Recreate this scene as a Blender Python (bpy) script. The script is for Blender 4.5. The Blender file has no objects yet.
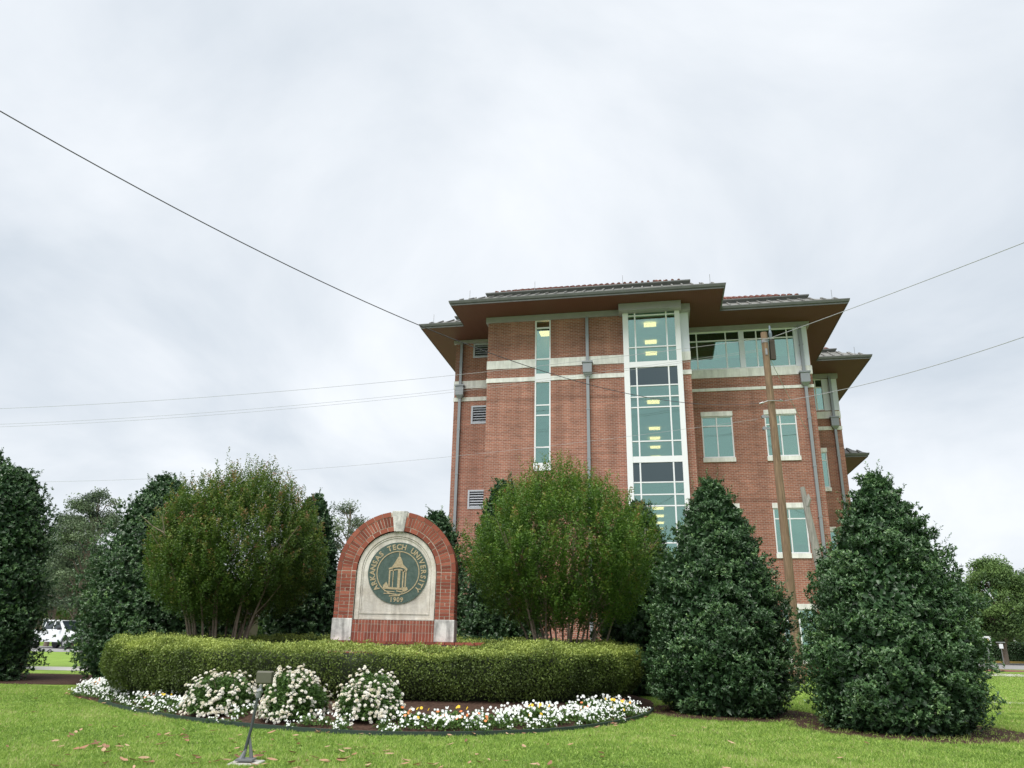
import bpy, bmesh, math, random
import numpy as np
from mathutils import Vector, Matrix
R = math.radians
SC = bpy.context.scene
COL = SC.collection

# ------------------------------------------------------------------ camera
cam_d = bpy.data.cameras.new('camera'); cam = bpy.data.objects.new('camera', cam_d); COL.objects.link(cam)
cam_d.sensor_width = 36.0; cam_d.sensor_fit = 'HORIZONTAL'; cam_d.lens = 753.108/1024*36
cam_d.clip_start = 0.1; cam_d.clip_end = 3000
pitch, roll = .3227, .0182
cp, sp = math.cos(pitch), math.sin(pitch)
_r, _F, _u = Vector((1, 0, 0)), Vector((0, cp, sp)), Vector((0, -sp, cp))
_R = _r*math.cos(roll)+_u*math.sin(roll); _U = -_r*math.sin(roll)+_u*math.cos(roll)
M = Matrix((( _R.x, _U.x, -_F.x, 0), (_R.y, _U.y, -_F.y, 0), (_R.z, _U.z, -_F.z, 1.35), (0, 0, 0, 1)))
cam.matrix_world = M
SC.camera = cam

# ------------------------------------------------------------------ world: overcast sky over a nishita base
w = bpy.data.worlds.new("World"); SC.world = w; w.use_nodes = True
nt = w.node_tree; nt.nodes.clear()
N = nt.nodes.new; Lk = nt.links.new
out = N('ShaderNodeOutputWorld'); bg = N('ShaderNodeBackground'); sky = N('ShaderNodeTexSky')
sky.sky_type = 'NISHITA'; sky.sun_disc = False; sky.sun_elevation = R(58); sky.sun_rotation = R(215)
sky.air_density = 1.0; sky.dust_density = 3.0
bg.inputs['Strength'].default_value = 0.1
tc = N('ShaderNodeTexCoord'); sx = N('ShaderNodeSeparateXYZ'); Lk(tc.outputs['Generated'], sx.inputs[0])
ad = N('ShaderNodeMath'); ad.operation = 'MAXIMUM'; ad.inputs[1].default_value = 0.0; Lk(sx.outputs['Z'], ad.inputs[0])
ad2 = N('ShaderNodeMath'); ad2.operation = 'ADD'; ad2.inputs[1].default_value = 0.42; Lk(ad.outputs[0], ad2.inputs[0])
dx = N('ShaderNodeMath'); dx.operation = 'DIVIDE'; Lk(sx.outputs['X'], dx.inputs[0]); Lk(ad2.outputs[0], dx.inputs[1])
dy = N('ShaderNodeMath'); dy.operation = 'DIVIDE'; Lk(sx.outputs['Y'], dy.inputs[0]); Lk(ad2.outputs[0], dy.inputs[1])
cb = N('ShaderNodeCombineXYZ'); Lk(dx.outputs[0], cb.inputs[0]); Lk(dy.outputs[0], cb.inputs[1])
n1 = N('ShaderNodeTexNoise'); n1.inputs['Scale'].default_value = 1.5; n1.inputs['Detail'].default_value = 7; n1.inputs['Roughness'].default_value = .52
n1.inputs['Distortion'].default_value = .5; Lk(cb.outputs[0], n1.inputs['Vector'])
rp = N('ShaderNodeValToRGB'); Lk(n1.outputs['Fac'], rp.inputs[0])
rp.color_ramp.elements[0].position = .33; rp.color_ramp.elements[0].color = (5.4, 5.95, 6.55, 1)
rp.color_ramp.elements[1].position = .60; rp.color_ramp.elements[1].color = (7.8, 8.1, 8.45, 1)
mx = N('ShaderNodeMixRGB'); mx.inputs[0].default_value = .93; Lk(sky.outputs[0], mx.inputs[1]); Lk(rp.outputs[0], mx.inputs[2])
Lk(mx.outputs[0], bg.inputs['Color']); Lk(bg.outputs[0], out.inputs['Surface'])

sd = bpy.data.lights.new('sun', 'SUN'); so = bpy.data.objects.new('sun', sd); COL.objects.link(so)
sd.energy = 3.5; sd.angle = R(45); sd.color = (1, .96, .9)
so.rotation_euler = (R(32), 0, R(-35))

SC.view_settings.view_transform = 'Standard'; SC.view_settings.look = 'None'
SC.view_settings.gamma = 1.0; SC.view_settings.exposure = 0.36
SC.view_settings.use_curve_mapping = False
SC.render.engine = 'CYCLES'
SC.cycles.max_bounces = 7; SC.cycles.transparent_max_bounces = 12

random.seed(7); rng = np.random.default_rng(7)

# ------------------------------------------------------------------ helpers
def tag(o, label=None, cat=None, group=None, kind=None):
    if label: o['label'] = label
    if cat: o['category'] = cat
    if group: o['group'] = group
    if kind: o['kind'] = kind
    return o

def empty(name, loc=(0, 0, 0), rz=0.0, label=None, cat=None, group=None):
    o = bpy.data.objects.new(name, None); COL.objects.link(o); o.location = loc; o.rotation_euler = (0, 0, rz)
    o.empty_display_size = .2
    return tag(o, label, cat, group)

def copy_tree(o, parent=None):
    c = o.copy(); COL.objects.link(c)
    if parent is not None: c.parent = parent
    for ch in list(o.children): copy_tree(ch, c)
    return c

class MB:
    def __init__(s, org=(0, 0, 0)):
        s.v = []; s.f = []; s.o = Vector(org); s.t = []
    def add(s, vs, fs, t=0.5):
        k = len(s.v); s.v += [tuple(Vector(a)-s.o) for a in vs]; s.f += [tuple(k+i for i in f) for f in fs]; s.t += [t]*len(vs)
    def box(s, x0, x1, y0, y1, z0, z1, t=0.5, M=None):
        vs = [Vector((x, y, z)) for z in (z0, z1) for y in (y0, y1) for x in (x0, x1)]
        if M is not None: vs = [M @ a for a in vs]
        s.add(vs, [(0, 2, 3, 1), (4, 5, 7, 6), (0, 1, 5, 4), (2, 6, 7, 3), (0, 4, 6, 2), (1, 3, 7, 5)], t)
    def tube(s, pts, rad, n=8, caps=True, t=0.5):
        pts = [Vector(p) for p in pts]
        if not hasattr(rad, '__len__'): rad = [rad]*len(pts)
        vs = []; fs = []
        for i, p in enumerate(pts):
            d = (pts[min(i+1, len(pts)-1)]-pts[max(i-1, 0)]).normalized()
            a = Vector((0, 0, 1)) if abs(d.z) < .9 else Vector((1, 0, 0))
            x = d.cross(a).normalized(); y = d.cross(x).normalized()
            for j in range(n):
                th = 2*math.pi*j/n; vs.append(p+(x*math.cos(th)+y*math.sin(th))*rad[i])
        for i in range(len(pts)-1):
            for j in range(n):
                a = i*n+j; b = i*n+(j+1) % n; fs.append((a, a+n, b+n, b))
        if caps:
            fs.append(tuple(range(n))); fs.append(tuple((len(pts)-1)*n+j for j in reversed(range(n))))
        s.add(vs, fs, t)
    def prism(s, poly, y0, y1, t=0.5, M=None):   # polygon in xz extruded along y
        n = len(poly)
        vs = [Vector((a, y0, b)) for a, b in poly]+[Vector((a, y1, b)) for a, b in poly]
        if M is not None: vs = [M @ a for a in vs]
        fs = [tuple(range(n)), tuple(2*n-1-i for i in range(n))]+[(i, n+i, n+(i+1) % n, (i+1) % n) for i in range(n)]
        s.add(vs, fs, t)
    def prismz(s, poly, z0, z1, t=0.5):
        n = len(poly)
        vs = [Vector((a, b, z0)) for a, b in poly]+[Vector((a, b, z1)) for a, b in poly]
        fs = [tuple(reversed(range(n))), tuple(n+i for i in range(n))]+[(i, (i+1) % n, n+(i+1) % n, n+i) for i in range(n)]
        s.add(vs, fs, t)
    def build(s, name, mat, parent=None, smooth=False, bevel=0, fix=True):
        me = bpy.data.meshes.new(name); me.from_pydata(s.v, [], s.f)
        if len(set(s.t)) > 1:
            at = me.attributes.new('tint', 'FLOAT', 'POINT'); at.data.foreach_set('value', np.array(s.t, dtype=np.float32))
        if fix:
            bm = bmesh.new(); bm.from_mesh(me); bmesh.ops.recalc_face_normals(bm, faces=bm.faces); bm.to_mesh(me); bm.free()
        if smooth: me.shade_smooth()
        me.materials.append(mat)
        o = bpy.data.objects.new(name, me); COL.objects.link(o)
        if parent is not None: o.parent = parent
        if bevel:
            b = o.modifiers.new('bevel', 'BEVEL'); b.width = bevel; b.segments = 2; b.limit_method = 'ANGLE'
        return o

def mesh_np(name, V, F, mat, parent=None, tint=None, smooth=False):
    """V (n,3) float, F (m,3) int triangles"""
    me = bpy.data.meshes.new(name)
    V = np.ascontiguousarray(V, dtype=np.float32); F = np.ascontiguousarray(F, dtype=np.int32)
    me.vertices.add(len(V)); me.vertices.foreach_set('co', V.ravel())
    me.loops.add(F.size); me.loops.foreach_set('vertex_index', F.ravel())
    me.polygons.add(len(F)); me.polygons.foreach_set('loop_start', np.arange(0, F.size, F.shape[1], dtype=np.int32))
    try: me.polygons.foreach_set('loop_total', np.full(len(F), F.shape[1], dtype=np.int32))
    except Exception: pass
    if smooth: me.polygons.foreach_set('use_smooth', np.ones(len(F), dtype=bool))
    me.update(calc_edges=True)
    if tint is not None:
        at = me.attributes.new('tint', 'FLOAT', 'POINT'); at.data.foreach_set('value', np.asarray(tint, dtype=np.float32))
    me.materials.append(mat)
    o = bpy.data.objects.new(name, me); COL.objects.link(o)
    if parent is not None: o.parent = parent
    return o

def unit(a): return a/np.maximum(np.linalg.norm(a, axis=-1, keepdims=True), 1e-9)

def leaf_arrays(P, A, Nn, L, W, tint, fold=.25):
    n = len(P); L = np.broadcast_to(L, n)[:, None]; W = np.broadcast_to(W, n)[:, None]
    A = unit(A); S = unit(np.cross(A, Nn)); Nn = np.cross(S, A)
    v = np.empty((n, 4, 3), np.float32)
    v[:, 0] = P; v[:, 1] = P+A*L*.45+S*W*.5+Nn*W*fold; v[:, 2] = P+A*L-Nn*L*.08; v[:, 3] = P+A*L*.45-S*W*.5+Nn*W*fold
    b = (np.arange(n)*4)[:, None]
    F = np.concatenate([b+np.array([[0, 2, 1]]), b+np.array([[0, 3, 2]])], axis=1).reshape(-1, 3)
    return v.reshape(-1, 3), F, np.repeat(tint, 4)

def leaves(name, P, A, Nn, L, W, tint, mat, parent=None, fold=.25):
    v, F, t = leaf_arrays(P, A, Nn, L, W, tint, fold)
    return mesh_np(name, v, F, mat, parent, t)

def wobble(P, freq, seed, k=14):
    r = np.random.default_rng(seed); out = np.zeros(len(P))
    for i in range(k):
        d = unit(r.normal(size=3))*freq*r.uniform(.6, 1.6)*2*math.pi
        out += np.sin(P@d+r.uniform(0, 6.28))
    return out/math.sqrt(k)

# ------------------------------------------------------------------ materials
def mat(name, col=(.5, .5, .5), rough=.6, metal=0, spec=.5, noise=None, bump=0, bscale=40, trans=0, emit=None):
    m = bpy.data.materials.new(name); m.use_nodes = True; t = m.node_tree; b = t.nodes['Principled BSDF']
    b.inputs['Base Color'].default_value = (*col, 1); b.inputs['Roughness'].default_value = rough; b.inputs['Metallic'].default_value = metal
    b.inputs['Specular IOR Level'].default_value = spec
    if emit: b.inputs['Emission Color'].default_value = (*emit[0], 1); b.inputs['Emission Strength'].default_value = emit[1]
    if noise:
        sc, col2, lo, hi = noise
        tcn = t.nodes.new('ShaderNodeTexCoord'); nn = t.nodes.new('ShaderNodeTexNoise'); nn.inputs['Scale'].default_value = sc
        nn.inputs['Detail'].default_value = 6; nn.inputs['Roughness'].default_value = .6
        t.links.new(tcn.outputs['Object'], nn.inputs['Vector'])
        rr = t.nodes.new('ShaderNodeValToRGB'); rr.color_ramp.elements[0].position = lo; rr.color_ramp.elements[1].position = hi
        rr.color_ramp.elements[0].color = (*col, 1); rr.color_ramp.elements[1].color = (*col2, 1)
        t.links.new(nn.outputs['Fac'], rr.inputs[0]); t.links.new(rr.outputs[0], b.inputs['Base Color'])
    if bump:
        tcn = t.nodes.new('ShaderNodeTexCoord'); nn = t.nodes.new('ShaderNodeTexNoise'); nn.inputs['Scale'].default_value = bscale
        nn.inputs['Detail'].default_value = 5; t.links.new(tcn.outputs['Object'], nn.inputs['Vector'])
        bb = t.nodes.new('ShaderNodeBump'); bb.inputs['Strength'].default_value = bump; bb.inputs['Distance'].default_value = .02
        t.links.new(nn.outputs['Fac'], bb.inputs['Height']); t.links.new(bb.outputs[0], b.inputs['Normal'])
    return m

def leafmat(name, stops, rough=.5, spec=.4, trans=.25):
    """colour of each leaf comes from its own 'tint' value"""
    m = bpy.data.materials.new(name); m.use_nodes = True; t = m.node_tree; b = t.nodes['Principled BSDF']; o = t.nodes['Material Output']
    a = t.nodes.new('ShaderNodeAttribute'); a.attribute_name = 'tint'
    rr = t.nodes.new('ShaderNodeValToRGB'); e = rr.color_ramp.elements
    e[0].position, e[0].color = stops[0][0], (*stops[0][1], 1); e[1].position, e[1].color = stops[-1][0], (*stops[-1][1], 1)
    for p, c in stops[1:-1]:
        x = e.new(p); x.color = (*c, 1)
    t.links.new(a.outputs['Fac'], rr.inputs[0]); t.links.new(rr.outputs[0], b.inputs['Base Color'])
    b.inputs['Roughness'].default_value = rough; b.inputs['Specular IOR Level'].default_value = spec
    if trans:
        tr = t.nodes.new('ShaderNodeBsdfTranslucent'); ms = t.nodes.new('ShaderNodeMixShader'); ms.inputs[0].default_value = trans
        t.links.new(rr.outputs[0], tr.inputs['Color']); t.links.new(b.outputs[0], ms.inputs[1]); t.links.new(tr.outputs[0], ms.inputs[2])
        t.links.new(ms.outputs[0], o.inputs['Surface'])
    return m

def brick_mat(name, c1, c2, mortar, bw=.215, rh=.0762, ms=.011, bands=()):
    m = bpy.data.materials.new(name); m.use_nodes = True; t = m.node_tree; b = t.nodes['Principled BSDF']; L = t.links.new; nn = t.nodes.new
    tcn = nn('ShaderNodeTexCoord'); s = nn('ShaderNodeSeparateXYZ'); L(tcn.outputs['Object'], s.inputs[0])
    ad = nn('ShaderNodeMath'); L(s.outputs['X'], ad.inputs[0]); L(s.outputs['Y'], ad.inputs[1])
    c = nn('ShaderNodeCombineXYZ'); L(ad.outputs[0], c.inputs[0]); L(s.outputs['Z'], c.inputs[1])
    br = nn('ShaderNodeTexBrick'); L(c.outputs[0], br.inputs['Vector']); br.inputs['Scale'].default_value = 1
    br.inputs['Brick Width'].default_value = bw; br.inputs['Row Height'].default_value = rh; br.inputs['Mortar Size'].default_value = ms
    br.inputs['Mortar Smooth'].default_value = .1; br.inputs['Bias'].default_value = -.1
    br.inputs['Color1'].default_value = (*c1, 1); br.inputs['Color2'].default_value = (*c2, 1); br.inputs['Mortar'].default_value = (*mortar, 1)
    n1 = nn('ShaderNodeTexNoise'); n1.inputs['Scale'].default_value = .7; n1.inputs['Detail'].default_value = 8; n1.inputs['Roughness'].default_value = .7
    L(c.outputs[0], n1.inputs['Vector'])
    r1 = nn('ShaderNodeMapRange'); L(n1.outputs['Fac'], r1.inputs[0]); r1.inputs['From Min'].default_value = .3; r1.inputs['From Max'].default_value = .7
    r1.inputs['To Min'].default_value = .8; r1.inputs['To Max'].default_value = 1.15
    # streaks from lot to lot of brick: noise stretched along the courses
    mp = nn('ShaderNodeMapping'); mp.inputs['Scale'].default_value = (.5, 7, 1); L(c.outputs[0], mp.inputs[0])
    n2 = nn('ShaderNodeTexNoise'); n2.inputs['Scale'].default_value = 1.2; n2.inputs['Detail'].default_value = 3; L(mp.outputs[0], n2.inputs['Vector'])
    r2 = nn('ShaderNodeMapRange'); L(n2.outputs['Fac'], r2.inputs[0]); r2.inputs['From Min'].default_value = .3; r2.inputs['From Max'].default_value = .7
    r2.inputs['To Min'].default_value = .86; r2.inputs['To Max'].default_value = 1.12
    mu = nn('ShaderNodeMath'); mu.operation = 'MULTIPLY'; L(r1.outputs[0], mu.inputs[0]); L(r2.outputs[0], mu.inputs[1])
    mp3 = nn('ShaderNodeMapping'); mp3.inputs['Scale'].default_value = (2.2, .16, 1); L(c.outputs[0], mp3.inputs[0])
    n3 = nn('ShaderNodeTexNoise'); n3.inputs['Scale'].default_value = 1.0; n3.inputs['Detail'].default_value = 4; L(mp3.outputs[0], n3.inputs['Vector'])
    r3 = nn('ShaderNodeMapRange'); L(n3.outputs['Fac'], r3.inputs[0]); r3.inputs['From Min'].default_value = .3; r3.inputs['From Max'].default_value = .65
    r3.inputs['To Min'].default_value = .78; r3.inputs['To Max'].default_value = 1.06
    mu3 = nn('ShaderNodeMath'); mu3.operation = 'MULTIPLY'; L(mu.outputs[0], mu3.inputs[0]); L(r3.outputs[0], mu3.inputs[1]); last = mu3
    for z, h, k in bands:
        cm = nn('ShaderNodeMath'); cm.operation = 'COMPARE'; L(s.outputs['Z'], cm.inputs[0]); cm.inputs[1].default_value = z; cm.inputs[2].default_value = h
        mm = nn('ShaderNodeMath'); mm.operation = 'MULTIPLY_ADD'; L(cm.outputs[0], mm.inputs[0]); mm.inputs[1].default_value = k-1; mm.inputs[2].default_value = 1
        m2 = nn('ShaderNodeMath'); m2.operation = 'MULTIPLY'; L(last.outputs[0], m2.inputs[0]); L(mm.outputs[0], m2.inputs[1]); last = m2
    hs = nn('ShaderNodeVectorMath'); hs.operation = 'SCALE'; L(br.outputs['Color'], hs.inputs[0]); L(last.outputs[0], hs.inputs['Scale'])
    L(hs.outputs[0], b.inputs['Base Color']); b.inputs['Roughness'].default_value = .85; b.inputs['Specular IOR Level'].default_value = .25
    bu = nn('ShaderNodeBump'); bu.inputs['Strength'].default_value = .5; bu.inputs['Distance'].default_value = .008; bu.invert = True
    L(br.outputs['Fac'], bu.inputs['Height']); L(bu.outputs[0], b.inputs['Normal'])
    return m

def glass_mat(name, refl=(.62, .87, .79), tr=(.50, .73, .63), k=.33):
    m = bpy.data.materials.new(name); m.use_nodes = True; t = m.node_tree; t.nodes.clear(); nn = t.nodes.new; L = t.links.new
    o = nn('ShaderNodeOutputMaterial'); g = nn('ShaderNodeBsdfGlossy'); g.inputs['Roughness'].default_value = .03; g.inputs['Color'].default_value = (*refl, 1)
    tp = nn('ShaderNodeBsdfTransparent'); tp.inputs['Color'].default_value = (*tr, 1)
    tcn = nn('ShaderNodeTexCoord'); ns = nn('ShaderNodeTexNoise'); ns.inputs['Scale'].default_value = .8; L(tcn.outputs['Object'], ns.inputs['Vector'])
    bu = nn('ShaderNodeBump'); bu.inputs['Strength'].default_value = .12; bu.inputs['Distance'].default_value = .05; L(ns.outputs['Fac'], bu.inputs['Height']); L(bu.outputs[0], g.inputs['Normal'])
    f = nn('ShaderNodeFresnel'); f.inputs['IOR'].default_value = 1.5
    mr = nn('ShaderNodeMapRange'); L(f.outputs[0], mr.inputs[0]); mr.inputs['To Min'].default_value = k; mr.inputs['To Max'].default_value = 1
    mx = nn('ShaderNodeMixShader'); L(mr.outputs[0], mx.inputs[0]); L(tp.outputs[0], mx.inputs[1]); L(g.outputs[0], mx.inputs[2]); L(mx.outputs[0], o.inputs['Surface'])
    return m

BR = brick_mat('building_brick', (.35, .140, .095), (.24, .092, .064), (.38, .28, .23),
               bands=[(11.42, .10, .80), (11.1, .02, 1.2), (8.86, .03, .85), (7.2, .10, .82), (4.62, .03, .85), (13.95, .02, .9)])
SB = mat('sign_brick', (.40, .115, .065), .8, spec=.3, bump=.3, bscale=60)
STONE = mat('limestone', (.66, .66, .63), .85, spec=.2, noise=(2.5, (.78, .78, .75), .35, .65), bump=.15, bscale=30)
SIGNSTONE0 = mat('weathered_limestone', (.50, .455, .395), .85, spec=.2, noise=(3.5, (.67, .635, .58), .32, .6), bump=.3, bscale=25)
SIGNSTONE = SIGNSTONE0
def stain(m, lo=.62):
    t = m.node_tree; b = t.nodes['Principled BSDF']; src = b.inputs['Base Color'].links[0].from_socket
    c = t.nodes.new('ShaderNodeTexCoord'); mp = t.nodes.new('ShaderNodeMapping'); mp.inputs['Scale'].default_value = (5, 5, .7); t.links.new(c.outputs['Object'], mp.inputs[0])
    n = t.nodes.new('ShaderNodeTexNoise'); n.inputs['Scale'].default_value = 1.3; n.inputs['Detail'].default_value = 7; n.inputs['Roughness'].default_value = .65; t.links.new(mp.outputs[0], n.inputs['Vector'])
    r = t.nodes.new('ShaderNodeMapRange'); r.inputs['From Min'].default_value = .38; r.inputs['From Max'].default_value = .58; r.inputs['To Min'].default_value = lo; r.inputs['To Max'].default_value = 1.03; t.links.new(n.outputs['Fac'], r.inputs[0])
    s_ = t.nodes.new('ShaderNodeVectorMath'); s_.operation = 'SCALE'; t.links.new(src, s_.inputs[0]); t.links.new(r.outputs[0], s_.inputs['Scale']); t.links.new(s_.outputs[0], b.inputs['Base Color']); return m
stain(SIGNSTONE, .74); stain(STONE, .85)
SIGNBLOCK = mat('stained_limestone', (.33, .33, .32), .85, spec=.2, noise=(4, (.66, .65, .62), .3, .55), bump=.3, bscale=25)
stain(SIGNBLOCK, .5)
WHITE = mat('white_window_frame', (.72, .735, .765), .4)
LILAC = mat('pale_grey_panel', (.64, .67, .75), .45)
GREYM = mat('grey_metal_trim', (.28, .275, .29), .5, metal=.1, noise=(3, (.33, .325, .335), .3, .7))
GUT = mat('dark_gutter', (.09, .095, .095), .5, metal=.1, noise=(3, (.12, .125, .125), .3, .7))
PIPE = mat('downpipe_grey', (.24, .26, .28), .45, metal=.3)
APRON = mat('light_metal_roofing', (.10, .10, .095), .5, metal=.1, noise=(6, (.26, .26, .24), .35, .65))
TILE = mat('red_clay_tile', (.15, .05, .035), .8, noise=(4, (.24, .095, .07), .35, .65), bump=.3, bscale=8)
GLASS = glass_mat('green_tinted_glass')
GLASSD = glass_mat('dark_spandrel_glass', (.55, .68, .68), (.08, .13, .13), .18)
GLASST = glass_mat('dark_transom_glass', (.50, .85, .76), (.16, .34, .30), .22)
ROOM = mat('room_wall', (.45, .47, .44), .8); ROOMD = mat('dark_room', (.12, .14, .13), .9)
BLIND = mat('window_blind', (.62, .72, .66), .8)
LAMP = mat('ceiling_lamp', (1, .9, .7), .5, emit=((1.0, .40, .19), 5.6))
LOUV = mat('louvre_grey', (.42, .45, .50), .45, metal=.2)
DARK = mat('vent_dark', (.03, .035, .05), .8)
BARK = mat('bark', (.16, .125, .095), .9, noise=(9, (.28, .23, .18), .3, .7), bump=.6, bscale=20)
def streak(m):
    for l in list(m.node_tree.links):
        if l.to_socket.name == 'Vector' and l.from_socket.name == 'Object':
            t_ = l.to_socket; f_ = l.from_socket; mp_ = m.node_tree.nodes.new('ShaderNodeMapping'); mp_.inputs['Scale'].default_value = (3, 3, .25)
            m.node_tree.links.new(f_, mp_.inputs[0]); m.node_tree.links.new(mp_.outputs[0], t_)
    return m
POLEW = mat('pole_wood', (.10, .065, .04), .85, noise=(7, (.25, .17, .105), .3, .68), bump=.5, bscale=14)
GREYW = mat('grey_wood', (.16, .155, .145), .9, noise=(8, (.34, .33, .30), .3, .7), bump=.7, bscale=14)
streak(POLEW); streak(GREYW)
STEEL = mat('galvanised_steel', (.30, .31, .32), .4, metal=.6)
WIRE = mat('black_cable', (.06, .055, .07), .5)
WIREG = mat('grey_cable', (.35, .36, .38), .5)
# soffit boards
SOF = mat('brown_soffit', (.11, .046, .031), .6, spec=.3)
_t = SOF.node_tree; _b = _t.nodes['Principled BSDF']
_c = _t.nodes.new('ShaderNodeTexCoord'); _w = _t.nodes.new('ShaderNodeTexWave'); _w.inputs['Scale'].default_value = 3.3; _w.bands_direction = 'X'; _w.wave_profile = 'SAW'
_t.links.new(_c.outputs['Object'], _w.inputs['Vector'])
_r2 = _t.nodes.new('ShaderNodeValToRGB'); _r2.color_ramp.elements[0].color = (.06, .025, .018, 1); _r2.color_ramp.elements[0].position = 0.0
_r2.color_ramp.elements[1].color = (.115, .047, .032, 1); _r2.color_ramp.elements[1].position = .12
_t.links.new(_w.outputs['Fac'], _r2.inputs[0]); _t.links.new(_r2.outputs[0], _b.inputs['Base Color'])

HOLLY = leafmat('holly_leaf', [(0, (.028, .066, .028)), (.5, (.060, .130, .048)), (.85, (.125, .225, .08)), (1, (.19, .30, .10))], rough=.38, spec=.5, trans=.15)
MYRT = leafmat('myrtle_leaf', [(0, (.04, .085, .015)), (.45, (.085, .165, .026)), (.75, (.16, .215, .04)), (.93, (.23, .17, .06)), (1, (.29, .14, .08))], rough=.5, trans=.35)
MYRT2 = leafmat('myrtle_leaf_green', [(0, (.05, .11, .018)), (.45, (.105, .215, .03)), (.75, (.16, .24, .035)), (.93, (.22, .20, .055)), (1, (.28, .15, .06))], rough=.5, trans=.35)
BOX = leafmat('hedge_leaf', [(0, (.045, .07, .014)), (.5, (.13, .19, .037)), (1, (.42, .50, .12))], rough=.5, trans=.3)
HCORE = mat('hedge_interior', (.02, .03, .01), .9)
FAR = leafmat('far_leaf', [(0, (.05, .10, .035)), (1, (.20, .32, .09))], rough=.6, trans=.3)
FARP = leafmat('pine_leaf', [(0, (.035, .06, .04)), (1, (.21, .29, .15))], rough=.6, trans=.2)
ROSEL = leafmat('rose_leaf', [(0, (.04, .09, .025)), (1, (.15, .27, .06))], rough=.5, trans=.25)
PETW = leafmat('white_petal', [(0, (.74, .68, .54)), (.4, (.86, .83, .75)), (1, (.90, .88, .84))], rough=.7, spec=.2, trans=.25)
PETP = leafmat('pansy_petal_white', [(0, (.72, .76, .72)), (1, (.86, .88, .88))], rough=.7, spec=.2, trans=.25)
PETY = leafmat('pansy_petal_yellow', [(0, (.75, .50, .03)), (1, (.85, .62, .06))], rough=.7, trans=.2)
PETO = leafmat('pansy_petal_orange', [(0, (.70, .22, .08)), (1, (.85, .38, .16))], rough=.7, trans=.2)
GRASSL = leafmat('grass_blade', [(0, (.09, .16, .028)), (.5, (.255, .40, .075)), (.9, (.42, .55, .13)), (1, (.50, .46, .24))], rough=.55, trans=.35)
DEAD = leafmat('dead_leaf', [(0, (.20, .10, .06)), (.5, (.38, .20, .12)), (1, (.52, .36, .24))], rough=.7, trans=.2)

def ground_mat():
    m = bpy.data.materials.new('lawn_soil'); m.use_nodes = True; t = m.node_tree; b = t.nodes['Principled BSDF']; nn = t.nodes.new; L = t.links.new
    tcn = nn('ShaderNodeTexCoord')
    a = nn('ShaderNodeTexNoise'); a.inputs['Scale'].default_value = .9; a.inputs['Detail'].default_value = 7; a.inputs['Roughness'].default_value = .65; L(tcn.outputs['Object'], a.inputs['Vector'])
    r = nn('ShaderNodeValToRGB'); e = r.color_ramp.elements; e[0].position = .3; e[0].color = (.17, .28, .05, 1); e[1].position = .7; e[1].color = (.28, .41, .085, 1)
    L(a.outputs['Fac'], r.inputs[0])
    c = nn('ShaderNodeTexNoise'); c.inputs['Scale'].default_value = 30; c.inputs['Detail'].default_value = 4; L(tcn.outputs['Object'], c.inputs['Vector'])
    r2 = nn('ShaderNodeMapRange'); L(c.outputs['Fac'], r2.inputs[0]); r2.inputs['From Min'].default_value = .3; r2.inputs['From Max'].default_value = .7; r2.inputs['To Min'].default_value = .6; r2.inputs['To Max'].default_value = 1.15
    s = nn('ShaderNodeVectorMath'); s.operation = 'SCALE'; L(r.outputs[0], s.inputs[0]); L(r2.outputs[0], s.inputs['Scale']); L(s.outputs[0], b.inputs['Base Color'])
    b.inputs['Roughness'].default_value = .9; b.inputs['Specular IOR Level'].default_value = .1
    bu = nn('ShaderNodeBump'); bu.inputs['Distance'].default_value = .03; bu.inputs['Strength'].default_value = .8; L(c.outputs['Fac'], bu.inputs['Height']); L(bu.outputs[0], b.inputs['Normal'])
    return m
LAWN = ground_mat()
MULCH = mat('mulch', (.035, .022, .016), .95, spec=.1, noise=(18, (.10, .06, .045), .35, .7), bump=1, bscale=30)
PATHM = mat('path_concrete', (.42, .41, .38), .85, spec=.2, noise=(2, (.52, .51, .47), .3, .7))
ROADM = mat('road_asphalt', (.24, .24, .24), .85, spec=.2, noise=(3, (.30, .30, .30), .3, .7))
KERBM = mat('painted_kerb', (.55, .38, .12), .7)

# ------------------------------------------------------------------ ground, mulch beds, path, road
def bump_z(x, y): return 0.0
me = MB(); me.add([(-700, -300, 0), (700, -300, 0), (700, 1200, 0), (-700, 1200, 0)], [(0, 1, 2, 3)])
tag(me.build('ground', LAWN), kind='structure')

BED = [(-9.75, 18.7), (-9.1, 17.1), (-7.85, 15.7), (-6.3, 13.95), (-4.74, 12.7), (-3.2, 11.85), (-1.74, 11.45), (-.4, 11.65), (.81, 12.3), (1.8, 13.45), (2.6, 15.0), (3.0, 16.6),
       (3.25, 19.3), (2, 22.3), (-2.5, 24), (-7, 22.8), (-9.3, 20.8)]
def spline(pts, n=8, closed=True):
    o = []; m = len(pts)
    for i in range(m if closed else m-1):
        p = [Vector(pts[(i+k) % m] if closed else pts[min(max(i+k, 0), m-1)]) for k in (-1, 0, 1, 2)]
        for j in range(n):
            t = j/n
            o.append(.5*((2*p[1])+(-p[0]+p[2])*t+(2*p[0]-5*p[1]+4*p[2]-p[3])*t*t+(-p[0]+3*p[1]-3*p[2]+p[3])*t**3))
    if not closed: o.append(Vector(pts[-1]))
    return o
bedc = spline(BED)
BC = Vector((-2.8, 18.0))
def in_poly(x, y, poly):
    c = False; j = len(poly)-1
    for i in range(len(poly)):
        xi, yi = poly[i][0], poly[i][1]; xj, yj = poly[j][0], poly[j][1]
        if (yi > y) != (yj > y) and x < (xj-xi)*(y-yi)/(yj-yi)+xi: c = not c
        j = i
    return c
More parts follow.
